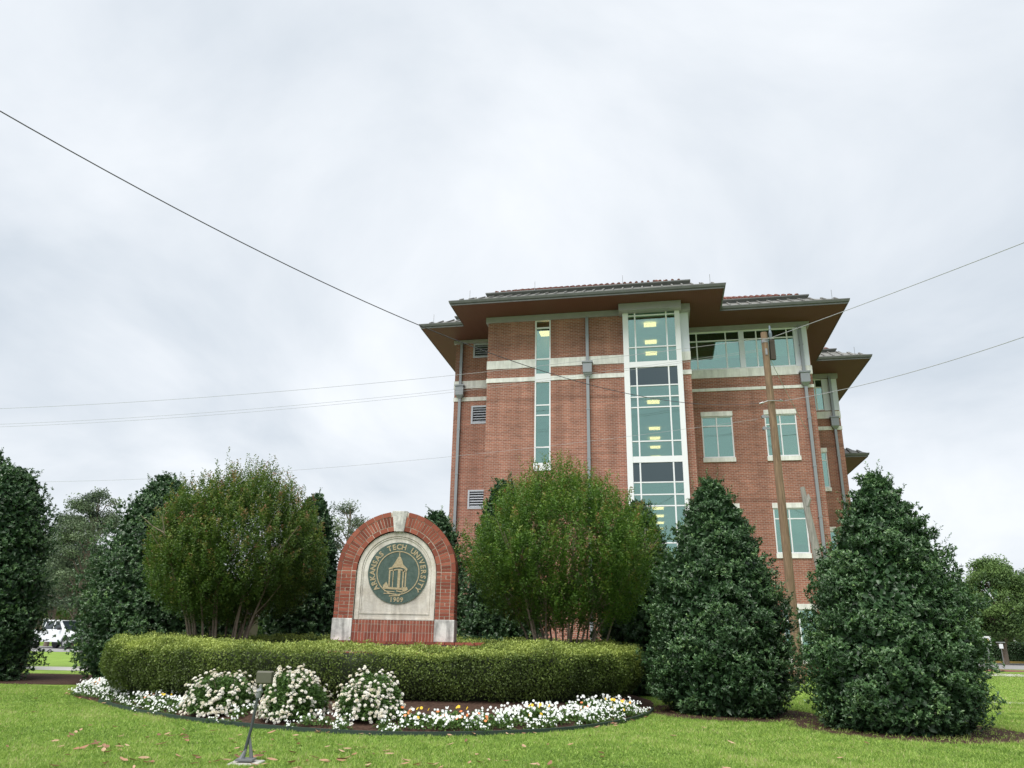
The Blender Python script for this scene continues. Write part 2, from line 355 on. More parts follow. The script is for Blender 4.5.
def in_poly_np(X, Y, poly):
    c = np.zeros(len(X), bool); j = len(poly)-1
    for i in range(len(poly)):
        xi, yi = poly[i][0], poly[i][1]; xj, yj = poly[j][0], poly[j][1]
        if yi != yj:
            c ^= ((yi > Y) != (yj > Y)) & (X < (xj-xi)*(Y-yi)/(yj-yi)+xi)
        j = i
    return c
rings = [(1.0, .006), (.97, .05), (.90, .13), (.80, .22), (.6, .28), (.01, .32)]
m_ = MB(); n = len(bedc)
for s, z in rings:
    m_.add([(BC.x+(p.x-BC.x)*s, BC.y+(p.y-BC.y)*s, z) for p in bedc], [])
for k in range(len(rings)-1):
    for i in range(n):
        m_.f.append((k*n+i, k*n+(i+1) % n, (k+1)*n+(i+1) % n, (k+1)*n+i))
tag(m_.build('mulch_bed', MULCH, smooth=True), kind='structure')
def bed_z(x, y):   # height of the mound
    v = Vector((x, y))-BC; d = v.length
    a = math.atan2(v.y, v.x); best = min(bedc, key=lambda p: abs((math.atan2(p.y-BC.y, p.x-BC.x)-a+math.pi) % (2*math.pi)-math.pi))
    s = d/(best-BC).length
    for (s0, z0), (s1, z1) in zip(rings, rings[1:]):
        if s1 <= s <= s0: return z0+(z1-z0)*(s0-s)/(s0-s1)
    return 0.0

def patch(name, poly, z, m, kind='structure', n=1):
    b = MB(); b.add([(x, y, z) for x, y in poly], [tuple(range(len(poly)))]); return tag(b.build(name, m), kind=kind)
patch('mulch_strip', [(-30, 19.6), (-18, 19.9), (-11.2, 20.2), (-9.9, 20.6), (-9.2, 24.5), (-30, 26)], .005, MULCH)
def ellipse(cx, cy, rx, ry, n=40, jit=.05, seed=1):
    r = random.Random(seed); return [(cx+rx*math.cos(2*math.pi*i/n)*(1+r.uniform(-jit, jit)), cy+ry*math.sin(2*math.pi*i/n)*(1+r.uniform(-jit, jit))) for i in range(n)]
patch('mulch_ring', ellipse(6.6, 13.5, 1.85, 1.8), .005, MULCH)
patch('mulch_circle', ellipse(4.3, 15.9, 1.75, 1.7, seed=3), .009, MULCH)
# footpaths and road to the right of the big holly
patch('footpath', [(14, 41.5), (24.0, 39.6), (34, 32.0), (60, 20), (60, 17), (33.0, 28.5), (23.0, 36.2), (14, 38)], .008, PATHM)
patch('narrow_footpath', [(9.5, 20.3), (16, 20.05), (30, 19), (30, 18.4), (16, 19.4), (9.5, 19.7)], .008, PATHM)
patch('parking_road', [(-90, 47), (24, 47), (60, 44), (120, 36), (120, 52), (60, 61.5), (-90, 61.5)], .008, ROADM)
patch('bounce_street', [(-200, -14), (200, -14), (200, 1.5), (-200, 1.5)], .008, ROADM)  # unseen asphalt behind the camera, added for neutral bounce light
patch('bounce_paving', [(-16, 27.0), (9, 25.2), (13, 40), (20, 58), (14, 64), (-13, 66)], .006, PATHM)  # paving added so less green lawn light bounces onto the walls
kb = MB(); kb.box(14, 90, 61.6, 61.9, 0, .15)
tag(kb.build('kerb', KERBM), kind='structure')
patch('left_footpath', [(-30, 27.5), (-10, 27.5), (-10, 29.2), (-30, 29.2)], .008, PATHM)
patch('red_mulch_island', ellipse(26.5, 44.5, 2.2, 2.2, seed=5), .012, mat('red_mulch', (.16, .06, .04), .95, noise=(10, (.24, .11, .08), .3, .7)))

# ------------------------------------------------------------------ the brick building  (local axes: u along the front, w depth, z up)
YAW = .1949; W0 = 31.8
EU = Vector((math.cos(YAW), -math.sin(YAW), 0)); EW = Vector((math.sin(YAW), math.cos(YAW), 0))
def bw(u, w, z): return EU*u+EW*w+Vector((0, 0, z))
B = empty('brick_building', EW*W0, -YAW, 'four storey red brick building with wide brown eaves, white bands and tall green glass strip', 'building')
def BMB(): return MB((0, W0, 0))

def wall(mb, u0, u1, w, z0, z1, holes=(), rev=.14):
    us = sorted({u0, u1, *[h[0] for h in holes], *[h[1] for h in holes]}); zs = sorted({z0, z1, *[h[2] for h in holes], *[h[3] for h in holes]})
    for a, b in zip(us, us[1:]):
        for c, d in zip(zs, zs[1:]):
            um, zm = (a+b)/2, (c+d)/2
            if any(h[0] < um < h[1] and h[2] < zm < h[3] for h in holes): continue
            mb.add([(a, w, c), (b, w, c), (b, w, d), (a, w, d)], [(0, 1, 2, 3)])
    for a, b, c, d in holes:
        r = w+rev
        mb.add([(a, w, c), (a, r, c), (a, r, d), (a, w, d)], [(0, 1, 2, 3)]); mb.add([(b, w, c), (b, w, d), (b, r, d), (b, r, c)], [(0, 1, 2, 3)])
        mb.add([(a, w, c), (b, w, c), (b, r, c), (a, r, c)], [(0, 1, 2, 3)]); mb.add([(a, w, d), (a, r, d), (b, r, d), (b, w, d)], [(0, 1, 2, 3)])
def side(mb, u, wa, wb, z0, z1): mb.add([(u, wa, z0), (u, wb, z0), (u, wb, z1), (u, wa, z1)], [(0, 1, 2, 3)])

WB, WW, W2 = 31.8, 34.4, 42.2
SOFZ = 15.5
# window openings in the wing: 2 columns x 3 rows
rows = [(8.93, 11.29), (4.69, 7.05), (.47, 2.83)]
cols = [(2.12, 3.49), (4.90, 6.27)]
wing_holes = [(c[0], c[1], r[0]+.20, r[1]-.22) for c in cols for r in rows]
rib = (1.70, 7.02, 13.33, 15.30)
vents = [(-8.80, -7.3, 14.54, 15.3), (-8.80, -7.3, 11.11, 12.03), (-8.82, -7.3, 6.97, 7.87)]
wb = BMB()
wall(wb, -9.7, 7.15, WW, 0, SOFZ, wing_holes+[rib]+vents+[(-7.29, 1.6, 0.0, 15.45)])
side(wb, -9.7, WW, 60, 0, SOFZ); side(wb, 7.15, WW, W2, 0, SOFZ)
wb.build('wing_wall', BR, B, fix=False)
slotU, slotL = (-5.23, -4.51, 12.27, 15.27), (-5.23, -4.51, 8.15, 12.27)
cur = (-1.20, 1.27, 0, 15.5)
wb = BMB()
wall(wb, -7.45, 1.65, WB, 0, SOFZ, [(-5.23, -4.51, 8.15, 15.27), (-1.20, 1.27, 0.0, 15.45)])
side(wb, -7.45, WB, WW, 0, SOFZ); side(wb, 1.65, WB, WW, 0, SOFZ)
wb.build('bay_wall', BR, B, fix=False)
w2h = [(8.2, 9.06, r[0]+.20, r[1]-.22) for r in rows]
wb = BMB(); wall(wb, 7.15, 9.97, W2, 0, SOFZ, w2h+[(7.4, 9.2, 13.4, 15.25)]); side(wb, 9.97, W2, 60, 0, SOFZ)
wb.build('rear_wing_wall', BR, B, fix=False)
wb = BMB(); wall(wb, 9.0, 10.35, 46.8, 0, 11.3); side(wb, 10.35, 46.8, 60, 0, 11.3)
wb.build('low_wing_wall', BR, B, fix=False)
bk = BMB(); bk.add([(-9.7, 60, 0), (9.97, 60, 0), (9.97, 60, SOFZ), (-9.7, 60, SOFZ)], [(0, 1, 2, 3)]); bk.build('back_wall', BR, B, fix=False)

# stone bands
st = BMB()
for (z0, z1) in ((12.93, 13.33), (12.28, 12.48)):
    st.box(-7.47, -5.23, WB-.03, WB+.10, z0, z1); st.box(-4.51, -1.21, WB-.03, WB+.10, z0, z1)
    st.box(1.28, 1.68, WB-.03, WB+.10, z0, z1)
    st.box(1.655, 1.68, WB+.101, WW-.001, z0, z1)
    st.box(1.69, 7.18, WW-.03, WW+.1, z0, z1 if z0 > 12.5 else z1-.06); st.box(-9.73, -7.46, WW-.03, WW+.1, z0, z1)
    st.box(7.16, 7.18, WW+.101, W2-.04, z0, z1-.01)
    st.box(-9.73, -9.705, WW+.101, 59.9, z0, z1)
    st.box(7.19, 10.0, W2-.03, W2+.1, z0, z1); st.box(9.975, 10.0, W2+.101, 59.9, z0, z1)
st.build('stone_band', STONE, B)
# control joints: vertical seams in the upper band are part of the stone itself
# cornice under the soffit
co = BMB()
co.box(-7.55, -1.36, WB-.10, WB+.05, 15.22, 15.49); co.box(-7.55, -7.455, WB+.051, WW-.11, 15.22, 15.49)
co.box(-9.8, -7.56, WW-.10, WW+.05, 15.31, 15.49)
co.box(-1.36, 1.36, 31.05, 31.9, 15.17, 15.49)
co.box(1.361, 1.76, 31.45, 31.9, 15.20, 15.49); co.box(1.655, 1.76, 31.901, WW-.11, 15.20, 15.49)
co.box(1.77, 7.25, WW-.10, WW+.05, 15.27, 15.49); co.box(7.155, 7.25, WW+.051, W2-.11, 15.27, 15.49)
co.box(7.26, 10.07, W2-.10, W2+.05, 15.22, 15.49)
co.build('cornice', GREYM, B)

# --- interior rooms seen through the glass
ro = BMB()
ro.box(-9.3, 6.9, 50, 50.2, 0, 15.4)                                   # back wall
for z in (4.25, 8.47, 12.7): ro.box(-9.5, 6.9, 35.2, 50, z-.75, z)      # slabs with their ceilings
for z in (4.25, 8.47, 12.7): ro.box(-1.15, 1.2, 31.75, 35.19, z-.75, z-.02)
ro.box(-9.5, 6.9, 34.8, 50, 15.3, 15.45); ro.box(-1.15, 1.2, 31.85, 34.75, 15.35, 15.44)
ro.box(-1.9, -1.7, 34.7, 50, 0, 15.4); ro.box(1.32, 1.5, 32.0, 50, 0, 15.4); ro.box(-1.4, -1.25, 32.0, 34.69, 0, 15.4)
ro.build('interior', ROOM, B)
li = BMB()
for (z, ws) in ((15.26, (33.1, 35.3, 36.9)), (11.91, (34.5, 39.3, 41.4, 43.5, 46.0)), (7.68, (39.3, 41.9, 44.5, 47.0)), (3.46, (37.3, 40.8))):
    for w_ in ws:
        l1 = BMB(); l1.box(-.30, .27, w_-.17, w_+.17, z-.05, z+.03); l1.build('ceiling_light', LAMP, B)

def pane_part(parent, u0, u1, z0, z1, w, m, name='pane'):
    p = BMB(); p.box(u0, u1, w, w+.012, z0, z1); return p.build(name, m, parent, fix=False)

def bars(mb, us, zs, u0, u1, z0, z1, w, t=.04, d=.07):
    for u in us: mb.box(u-t/2, u+t/2, w-d/2, w+d/2, z0, z1)
    cuts = [u0]+sorted(us)+[u1]
    for z in zs:
        for a, b in zip(cuts, cuts[1:]):
            mb.box(a+(t/2 if a != u0 else 0), b-(t/2 if b != u1 else 0), w-d/2+.004, w+d/2-.004, z-t/2, z+t/2)

# --- small windows
def small_window(u0, u1, r, w, blind=.0, mull=True, tr=.46):
    z0, z1 = r
    f = BMB(); t = .055; a, b, c, d = u0, u1, z0+.20, z1-.22
    f.box(a, a+t, w+.02, w+.10, c, d); f.box(b-t, b, w+.02, w+.10, c, d); f.box(a+t, b-t, w+.02, w+.10, c, c+t); f.box(a+t, b-t, w+.02, w+.10, d-t, d)
    bars(f, [(a+b)/2-.02] if mull else [], [d-tr], a+t, b-t, c+t, d-t, w+.06, .05)
    o = f.build('window', WHITE, B)
    s = BMB(); s.box(a-.03, b+.03, w-.05, w+.02, z0, c); s.build('sill', STONE, o)
    l = BMB(); l.box(a-.02, b+.02, w-.035, w+.02, d, z1); l.build('lintel', STONE, o)
    pane_part(o, a+t, b-t, c+t, d-t, w+.062, GLASS)
    if blind > 0:
        bl = BMB(); bl.box(a+t, b-t, w+.16, w+.17, d-(d-c)*blind, d-.02); bl.build('blind', BLIND, o)
    rm = BMB(); rm.box(a-.4, b+.4, w+1.4, w+1.45, c-.5, d+.3); rm.build('room', ROOM, o)
    return o
for i, c in enumerate(cols):
    for j, r in enumerate(rows):
        small_window(c[0], c[1], r, WW, blind=[[.28, .85, .5], [.28, .80, 0.0]][i][j])
for r in rows: small_window(8.2, 9.06, r, W2, blind=.3, mull=False)

# --- ribbon window of the top floor
f = BMB(); w = WW
f.box(1.70, 7.02, w+.03, w+.09, 15.20, 15.30); f.box(1.70, 7.02, w+.0, w+.09, 13.33, 13.40)
bars(f, [2.13, 3.47], [14.80], 1.70, 4.06, 13.40, 15.20, w+.06, .055)
bars(f, [4.86, 6.23], [14.80], 4.30, 6.51, 13.40, 15.20, w+.06, .055)
o = f.build('ribbon_window', WHITE, B)
p = BMB(); p.box(4.06, 4.30, w-.02, w+.1, 13.40, 15.20); p.build('post', LILAC, o); p = BMB(); p.box(6.51, 7.12, w-.02, w+.1, 13.34, 15.26); p.build('post', LILAC, o)
for a, b in ((1.70, 4.06), (4.30, 6.51)):
    pane_part(o, a, b, 13.40, 14.80, w+.062, GLASS); pane_part(o, a, b, 14.80, 15.20, w+.062, GLASST, 'transom_pane')
bl = BMB(); bl.box(3.05, 4.05, w+.22, w+.23, 13.95, 14.8); bl.box(4.31, 6.5, w+.22, w+.23, 13.95, 14.8); bl.box(1.72, 3.04, w+.22, w+.23, 13.9, 14.12); bl.build('blind', BLIND, o)
rm = BMB(); rm.box(1.5, 7.0, w+2.6, w+2.65, 12.8, 15.3); rm.build('room', ROOMD, o)
# corner pilaster of the bay (pale panel)
p = BMB(); p.box(1.30, 1.67, WB-.02, WB+.2, 13.335, 15.2); p.box(1.652, 1.67, WB+.201, WW-.12, 13.335, 15.2); p.build('corner_panel', LILAC, B)
# rear wing top window
f = BMB(); w = W2
f.box(7.4, 9.2, w+.03, w+.09, 15.17, 15.25); f.box(7.4, 9.2, w+.03, w+.09, 13.4, 13.47)
bars(f, [8.3, 8.86], [14.75], 7.4, 9.2, 13.47, 15.17, w+.06, .055)
o = f.build('rear_window', WHITE, B)
pane_part(o, 7.4, 9.2, 13.47, 14.75, w+.062, GLASS); pane_part(o, 7.4, 9.2, 14.75, 15.17, w+.062, GLASST, 'transom_pane')
p = BMB(); p.box(9.2, 9.99, w-.02, w+.02, 13.38, 15.2); p.build('post', LILAC, o)
rm = BMB(); rm.box(7.2, 9.5, w+1.6, w+1.65, 12.8, 15.3); rm.build('room', ROOM, o)

# --- slot window in the bay
w = WB
f = BMB(); t = .06
for z0, z1 in ((12.62, 15.27), (8.50, 12.27)):
    f.box(-5.23, -5.23+t, w-.01, w+.1, z0, z1); f.box(-4.51-t, -4.51, w-.01, w+.1, z0, z1)
    f.box(-5.23+t, -4.51-t, w-.01, w+.1, z1-t, z1)
bars(f, [], [14.86, 13.33], -5.17, -4.57, 12.6, 15.2, w+.045, .07)
bars(f, [], [11.14, 10.67, 9.21], -5.17, -4.57, 8.5, 12.2, w+.045, .06)
f.box(-5.23, -4.51, w-.015, w+.1, 12.27, 12.62); f.box(-5.26, -4.48, w-.04, w+.1, 8.15, 8.50)
o = f.build('slot_window', WHITE, B)
pane_part(o, -5.17, -4.57, 12.62, 15.2, w+.05, GLASS); pane_part(o, -5.17, -4.57, 8.5, 12.21, w+.05, GLASS)
rm = BMB(); rm.box(-5.9, -3.9, w+1.5, w+1.55, 7.9, 15.3); rm.build('room', ROOM, o)
gl = BMB(); gl.box(-5.15, -4.6, w+.7, w+1.2, 14.92, 15.0); gl.build('ceiling_light', LAMP, o)

# --- glass curtain wall
w = 31.52
f = BMB()
f.box(-1.21, -.97, w-.09, w+.28, 0, 15.17); f.box(1.07, 1.29, w-.09, w+.28, 0, 15.17)
thin = []; thick = []; dark = []
for k, off in enumerate((0, 4.24, 8.47)):
    thick.append((12.58-off, 12.84-off)); dark.append((11.74-off, 12.58-off))
    thin += [11.74-off, 11.23-off, 10.76-off, 9.26-off]
thin = [z for z in thin if z > .5]+[15.07-.02, 13.53]
for z in thin:
    for a, b in ((-.97, -.70), (-.64, .67), (.73, 1.07)): f.box(a, b, w-.045, w+.045, z-.025, z+.025)
for z0, z1 in thick:
    f.box(-.97, 1.07, w-.07, w+.06, z0, z1)
segs = [0]+[z for t_ in sorted(thick) for z in t_]+[15.17]
for a, b in zip(segs[0::2], segs[1::2]):
    for u in (-.67, .70): f.box(u-.03, u+.03, w-.06, w+.06, a, b)
o = f.build('curtain_wall_frame', WHITE, B)
zs = sorted([0, 15.17]+thin+[z for t_ in thick for z in t_])
for a, b in zip(zs, zs[1:]):
    if any(abs(a-t0[0]) < 1e-6 for t0 in thick): continue
    isd = any(d0-.01 <= a and b <= d1+.01 for d0, d1 in dark)
    for u0, u1 in ((-.97, -.70), (-.64, .67), (.73, 1.07)): pane_part(o, u0, u1, a, b, w+.002, GLASSD if isd else GLASS)

# --- louvred vents
for (a, b, c, d) in vents:
    f = BMB(); t = .08; w = WW
    f.box(a, a+t, w-.02, w+.08, c, d); f.box(b-t, b, w-.02, w+.08, c, d); f.box(a+t, b-t, w-.02, w+.08, c, c+t); f.box(a+t, b-t, w-.02, w+.08, d-t, d)
    n = int((d-c-2*t)/.115)
    for i in range(n):
        z = c+t+(i+.5)*(d-c-2*t)/n
        f.add([(a+t, w+.0, z-.03), (b-t, w+.0, z-.03), (b-t, w+.07, z+.035), (a+t, w+.07, z+.035), (a+t, w+.0, z-.045), (b-t, w+.0, z-.045), (b-t, w+.07, z+.02), (a+t, w+.07, z+.02)],
              [(0, 1, 2, 3), (7, 6, 5, 4), (0, 4, 5, 1)])
    o = f.build('louvre_vent', LOUV, B)
    p = BMB(); p.box(a, b, w+.12, w+.13, c, d); p.build('backing', DARK, o)

# --- downpipes with leader heads
for u, w, ztop, zb in ((-2.83, WB, 15.2, 12.45), (-9.38, WW, 15.3, 12.5), (6.80, WW, 15.3, 12.42), (9.62, W2, 15.3, 12.4)):
    p = BMB(); p.box(u-.065, u+.065, w-.17, w-.04, 0.02, zb); p.box(u-.065, u+.065, w-.17, w-.04, zb+.5, ztop)
    for z in (2, 4.2, 6.4, 8.6, 10.8, 14.3): p.box(u-.085, u+.085, w-.18, w+.0, z, z+.05)
    o = p.build('downpipe', PIPE, B)
    h = BMB(); h.box(u-.2, u+.2, w-.30, w-.035, zb+.05, zb+.5); h.box(u-.24, u+.24, w-.34, w-.032, zb+.5, zb+.57)
    h.add([(u-.2, w-.3, zb+.05), (u+.2, w-.3, zb+.05), (u+.2, w-.035, zb+.05), (u-.2, w-.035, zb+.05), (u-.07, w-.18, zb-.12), (u+.07, w-.18, zb-.12), (u+.07, w-.037, zb-.12), (u-.07, w-.037, zb-.12)],
          [(0, 1, 5, 4), (1, 2, 6, 5), (2, 3, 7, 6), (3, 0, 4, 7), (4, 5, 6, 7)])
    h.build('leader_head', PIPE, o)

# --- roof
EAVE = [(-8.85, 30.1), (3.15, 30.1), (3.15, 32.5), (8.6, 32.5), (8.6, 39.9), (11.3, 39.9), (11.3, 61), (-11.0, 61), (-11.0, 32.5), (-8.85, 32.5)]
def inset(poly, d):
    n = len(poly); o = []
    for i in range(n):
        p0, p1, p2 = Vector(poly[i-1]), Vector(poly[i]), Vector(poly[(i+1) % n])
        e1 = (p1-p0).normalized(); e2 = (p2-p1).normalized(); n1_ = Vector((-e1.y, e1.x)); n2_ = Vector((-e2.y, e2.x))
        o.append(tuple(p1+(n1_+n2_)*d))
    return o
def band(mb, pa, za, pb, zb):
    n = len(pa)
    for i in range(n):
        j = (i+1) % n
        mb.add([(*pa[i], za), (*pa[j], za), (*pb[j], zb), (*pb[i], zb)], [(0, 1, 2, 3)])
def roof(poly, z, tiles=True, ridge=4.6, nm=''):
    r = None
    s = BMB(); s.add([(*p, z) for p in poly], [tuple(reversed(range(len(poly))))]); s.build(nm+'soffit', SOF, B, fix=False)
    g = BMB(); e0 = inset(poly, .0); e1 = inset(poly, -.05); e2 = inset(poly, -.12)
    band(g, inset(poly, .03), z-.015, e0, z-.015); band(g, e0, z-.015, e0, z+.06); band(g, e0, z+.06, e1, z+.075); band(g, e1, z+.075, inset(poly, -.08), z+.17); band(g, inset(poly, -.08), z+.17, inset(poly, -.08), z+.20); band(g, inset(poly, -.08), z+.20, inset(poly, .03), z+.20)
    g.build(nm+'gutter', GUT, B, fix=False)
    d1 = 1.40; z1 = z+.945
    a = BMB(); p0 = inset(poly, 0); p1 = inset(poly, d1); band(a, p0, z+.21, p1, z1)
    n = len(poly)
    for i in range(n):                                          # ribs of the metal roofing
        A, Bv = Vector(p0[i]), Vector(p0[(i+1) % n]); C, D = Vector(p1[i]), Vector(p1[(i+1) % n])
        e = (Bv-A); L = e.length; e.normalize(); nn = Vector((-e.y, e.x))
        if A.y > 50 and Bv.y > 50: continue
        s0 = (C-A).dot(e); s1 = L-(Bv-D).dot(e)
        k = int(L/.42)
        for q in range(1, k):
            s_ = q*L/k
            lim = d1
            if s_ < s0: lim = d1*s_/s0
            if s_ > s1 and L > s1: lim = min(lim, d1*(L-s_)/(L-s1))
            if lim < .1: continue
            b0 = A+e*s_; b1 = b0+nn*lim; hz = .735*lim/d1
            wv = e*.03
            v = [(*(b0-wv), z+.21), (*(b0+wv), z+.21), (*(b1+wv), z+.21+hz), (*(b1-wv), z+.21+hz)]
            v += [(x, y, zz+.07) for x, y, zz in v]
            a.add(v, [(0, 1, 5, 4), (4, 5, 6, 7), (1, 2, 6, 5), (3, 0, 4, 7)])
    a.build(nm+'metal_apron', APRON, B, fix=False)
    if not tiles: return
    g = BMB(); q0 = inset(poly, d1); q1 = inset(poly, d1-.1)
    band(g, q0, z1-.02, q0, z1+.03); band(g, q0, z1+.03, q1, z1+.14); band(g, q1, z1+.14, q1, z1+.19); band(g, q1, z1+.19, inset(poly, d1+.1), z1+.19)
    g.build(nm+'upper_gutter', GUT, B, fix=False)
    t = BMB(); zt = z1+.18; sl = .51; q2 = inset(poly, d1+ridge)
    band(t, inset(poly, d1-.02), zt, q2, zt+sl*(ridge+.02))
    t.add([(*p, zt+sl*(ridge+.02)) for p in q2], [tuple(range(len(q2)))])
    for i in range(n):                                          # barrel tiles along the edge
        A, Bv = Vector(q0[i]), Vector(q0[(i+1) % n]); e = (Bv-A); L = e.length; e.normalize(); nn = Vector((-e.y, e.x))
        if (A.y > 48 and Bv.y > 48): continue
        k = int(L/.27)
        for q in range(k):
            b0 = A+e*(q+.5)*L/k-nn*.06; dist = (q+.5)*L/k
            reflex0 = (Vector(q0[i-1])-A).normalized().dot(nn) < 0; reflex1 = (Vector(q0[(i+2) % n])-Bv).normalized().dot(nn) < 0
            for m2 in range(4):
                if (not reflex0 and dist < .36*m2+.25) or (not reflex1 and L-dist < .36*m2+.25): continue
                c0 = b0+nn*(.36*m2); t.tube([(*c0, zt+.03+sl*.36*m2), (*(c0+nn*.40), zt+.01+sl*(.36*m2+.40))], [.065, .055], 7)
    t.build(nm+'tile_roof', TILE, B, fix=False)
roof(EAVE, SOFZ)
LOW = [(6.0, 44.6), (11.75, 44.6), (11.75, 61), (6.0, 61)]
roof(LOW, 11.3, tiles=False, nm='low_')
for (u, w_) in ((-10.4, 32.6), (-8.0, 30.25), (-5.2, 31.4), (-1.15, 31.4), (2.6, 30.25), (8.0, 32.65), (10.6, 40.1)):
    z = 16.6 if w_ == 31.4 else 15.8
    r_ = BMB(); r_.tube([(u, w_, z), (u, w_, z+.45)], .012, 5); r_.tube([(u, w_, z-.02), (u, w_, z+.03)], .04, 6); r_.build('lightning_rod', STEEL, B)

# ------------------------------------------------------------------ monument sign
SX, SY = -2.39, 16.5; PZ = 1.2
S = empty('monument_sign', (SX, SY, 0), 0, 'arched red brick monument sign with limestone keystone and round green university seal behind the hedge', 'sign')
DEP = .95
mort = mat('mortar', (.62, .55, .47), .9, noise=(3, (.36, .29, .24), .45, .62))
CZ = 2.615; RO, RI = 1.265, .855
def arch_poly(r, z0, cz, n=40): return [(-r, z0)]+[(-r*math.cos(math.pi*i/n), cz+r*math.sin(math.pi*i/n)) for i in range(n+1)]+[(r, z0)]
# mortar core of the arch: ring between inner and outer outline
def ringbody(ro, ri, z0, cz, y0, y1, n=48):
    mb = MB()
    o = arch_poly(ro, z0, cz, n); i_ = arch_poly(ri, z0, cz, n); k = len(o)
    vs = [(a, y0, b) for a, b in o]+[(a, y0, b) for a, b in i_]+[(a, y1, b) for a, b in o]+[(a, y1, b) for a, b in i_]
    fs = []
    for j in range(k-1):
        fs += [(j, j+1, k+j+1, k+j), (2*k+j, 3*k+j, 3*k+j+1, 2*k+j+1), (j, 2*k+j, 2*k+j+1, j+1), (k+j, k+j+1, 3*k+j+1, 3*k+j)]
    fs += [(0, k, 3*k, 2*k), (k-1, 3*k-1, 4*k-1, 2*k-1)]
    mb.add(vs, fs); return mb
ringbody(RO-.008, RI+.004, 1.64, CZ, .008, DEP-.008).build('mortar_core', mort, S)
SBK = leafmat('sign_brick_varied', [(0, (.15, .044, .030)), (.5, (.25, .073, .047)), (1, (.35, .12, .08))], rough=.8, spec=.25, trans=0)
def rb(): return random.betavariate(2.2, 2.2)
# pillar courses and radial arch bricks
bk_ = {1: MB(), -1: MB()}
NC = 14; stp = (CZ-1.648)/NC
z = 1.648; i = 0
while i < NC:
    for s in (-1, 1):
        if i % 2: cuts = [0, .10, .31, .41]
        else: cuts = [0, .10, .205, .31, .41] if i % 4 == 0 else [0, .10, .31, .41]
        for a, b in zip(cuts, cuts[1:]):
            x0, x1 = RO-b, RO-a
            xa, xb = (x0+.007, x1-.007) if s > 0 else (-x1+.007, -x0-.007)
            dp = 0.0 if a > 0.05 else -.006
            bk_[s].box(xa, xb, dp, .10, z, z+stp-.012, rb())
        # side face bricks
        for yy in (.11, .32, .53, .74):
            y1 = min(yy+.20, DEP)
            xa = RO-.10 if s > 0 else -RO
            bk_[s].box(xa, xa+.10, yy, y1-.008, z, z+stp-.012, rb())
    z += stp; i += 1
KA = math.radians(5.6)
for (r0, r1, dth, dp) in ((RI, RI+.092, .16, .004), (RI+.104, RI+.302, .066, 0), (RI+.314, RO, .19, -.006)):
    rm_ = (r0+r1)/2; n = int((math.pi)/(dth/rm_)); da = math.pi/n
    for q in range(n):
        a0, a1 = q*da, (q+1)*da
        if abs((a0+a1)/2-math.pi/2) < KA+.03: continue
        g = .006/rm_
        vs = []
        for y in (dp, .10):
            for r_, a in ((r0, a0+g), (r1, a0+g), (r1, a1-g), (r0, a1-g)): vs.append((r_*math.cos(a), y, CZ+r_*math.sin(a)))
        bk_[1 if (a0+a1)/2 < math.pi/2 else -1].add(vs, [(0, 1, 2, 3), (7, 6, 5, 4), (0, 4, 5, 1), (1, 5, 6, 2), (2, 6, 7, 3), (3, 7, 4, 0)], rb())
# top of the arch seen from its side: one brick deep rows round the back
n = 60
for q in range(n):
    a0, a1 = q*math.pi/n, (q+1)*math.pi/n
    if abs((a0+a1)/2-math.pi/2) < KA: continue
    for yy in (.11, .32, .53, .74):
        y1 = min(yy+.20, DEP); g = .004
        vs = [(r_*math.cos(a), y, CZ+r_*math.sin(a)) for y in (yy, y1-.008) for r_, a in ((RO-.09, a0+g), (RO, a0+g), (RO, a1-g), (RO-.09, a1-g))]
        bk_[1 if (a0+a1)/2 < math.pi/2 else -1].add(vs, [(0, 1, 2, 3), (7, 6, 5, 4), (0, 4, 5, 1), (1, 5, 6, 2), (2, 6, 7, 3), (3, 7, 4, 0)], rb())
bk_[1].build('arch_brickwork', SBK, S); bk_[-1].build('arch_brickwork', SBK, S)
# keystone
k = MB(); k.prism([(-.105, CZ+RI-.02), (.105, CZ+RI-.02), (.168, CZ+RO+.015), (-.168, CZ+RO+.015)], -.012, DEP+.02); k.build('keystone', SIGNBLOCK, S, bevel=.008)
# corner blocks
for s in (-1, 1):
    k = MB(); x0, x1 = (RI+.005, RO+.012) if s > 0 else (-RO-.012, -RI-.005)
    k.box(x0, x1, -.015, DEP+.01, PZ, 1.642); k.build('corner_block', SIGNBLOCK, S, bevel=.01)
# brick base between the blocks: soldier courses
bm_ = MB(); bm_.box(-RI+.0, RI-.0, .012, DEP-.02, PZ, 1.615); bm_.build('base_mortar', mat('pale_mortar', (.66, .58, .50), .9), S)
b2 = MB(); x = -RI+.004
while x < RI-.02:
    x1 = min(x+.054, RI-.004); z = PZ+.004
    for h in (.165, .15, .072):
        b2.box(x, x1, 0, .08, z, z+h, rb()); z += h+.012
    x += .0668
b2.build('brick_base', SBK, S)
# stone panel with moulded rim
pn = MB(); pn.prism(arch_poly(RI-.012, 1.62, CZ-.01, 40), .065, .30); po = pn.build('stone_panel', SIGNSTONE, S)
rim = ringbody(RI-.013, RI-.11, 1.622, CZ-.01, .045, .066); rim.build('panel_rim', SIGNSTONE, po, bevel=.006)
rr_ = ringbody(RI-.125, RI-.145, 1.76, CZ-.01, .052, .067); rr_.build('panel_rim', SIGNSTONE, po)
bb = MB(); bb.box(-RI+.12, RI-.12, .055, .0652, 1.74, 1.765); bb.box(-RI+.112, RI-.112, .05, .0652, 1.625, 1.655); bb.build('panel_ledge', SIGNSTONE, po)
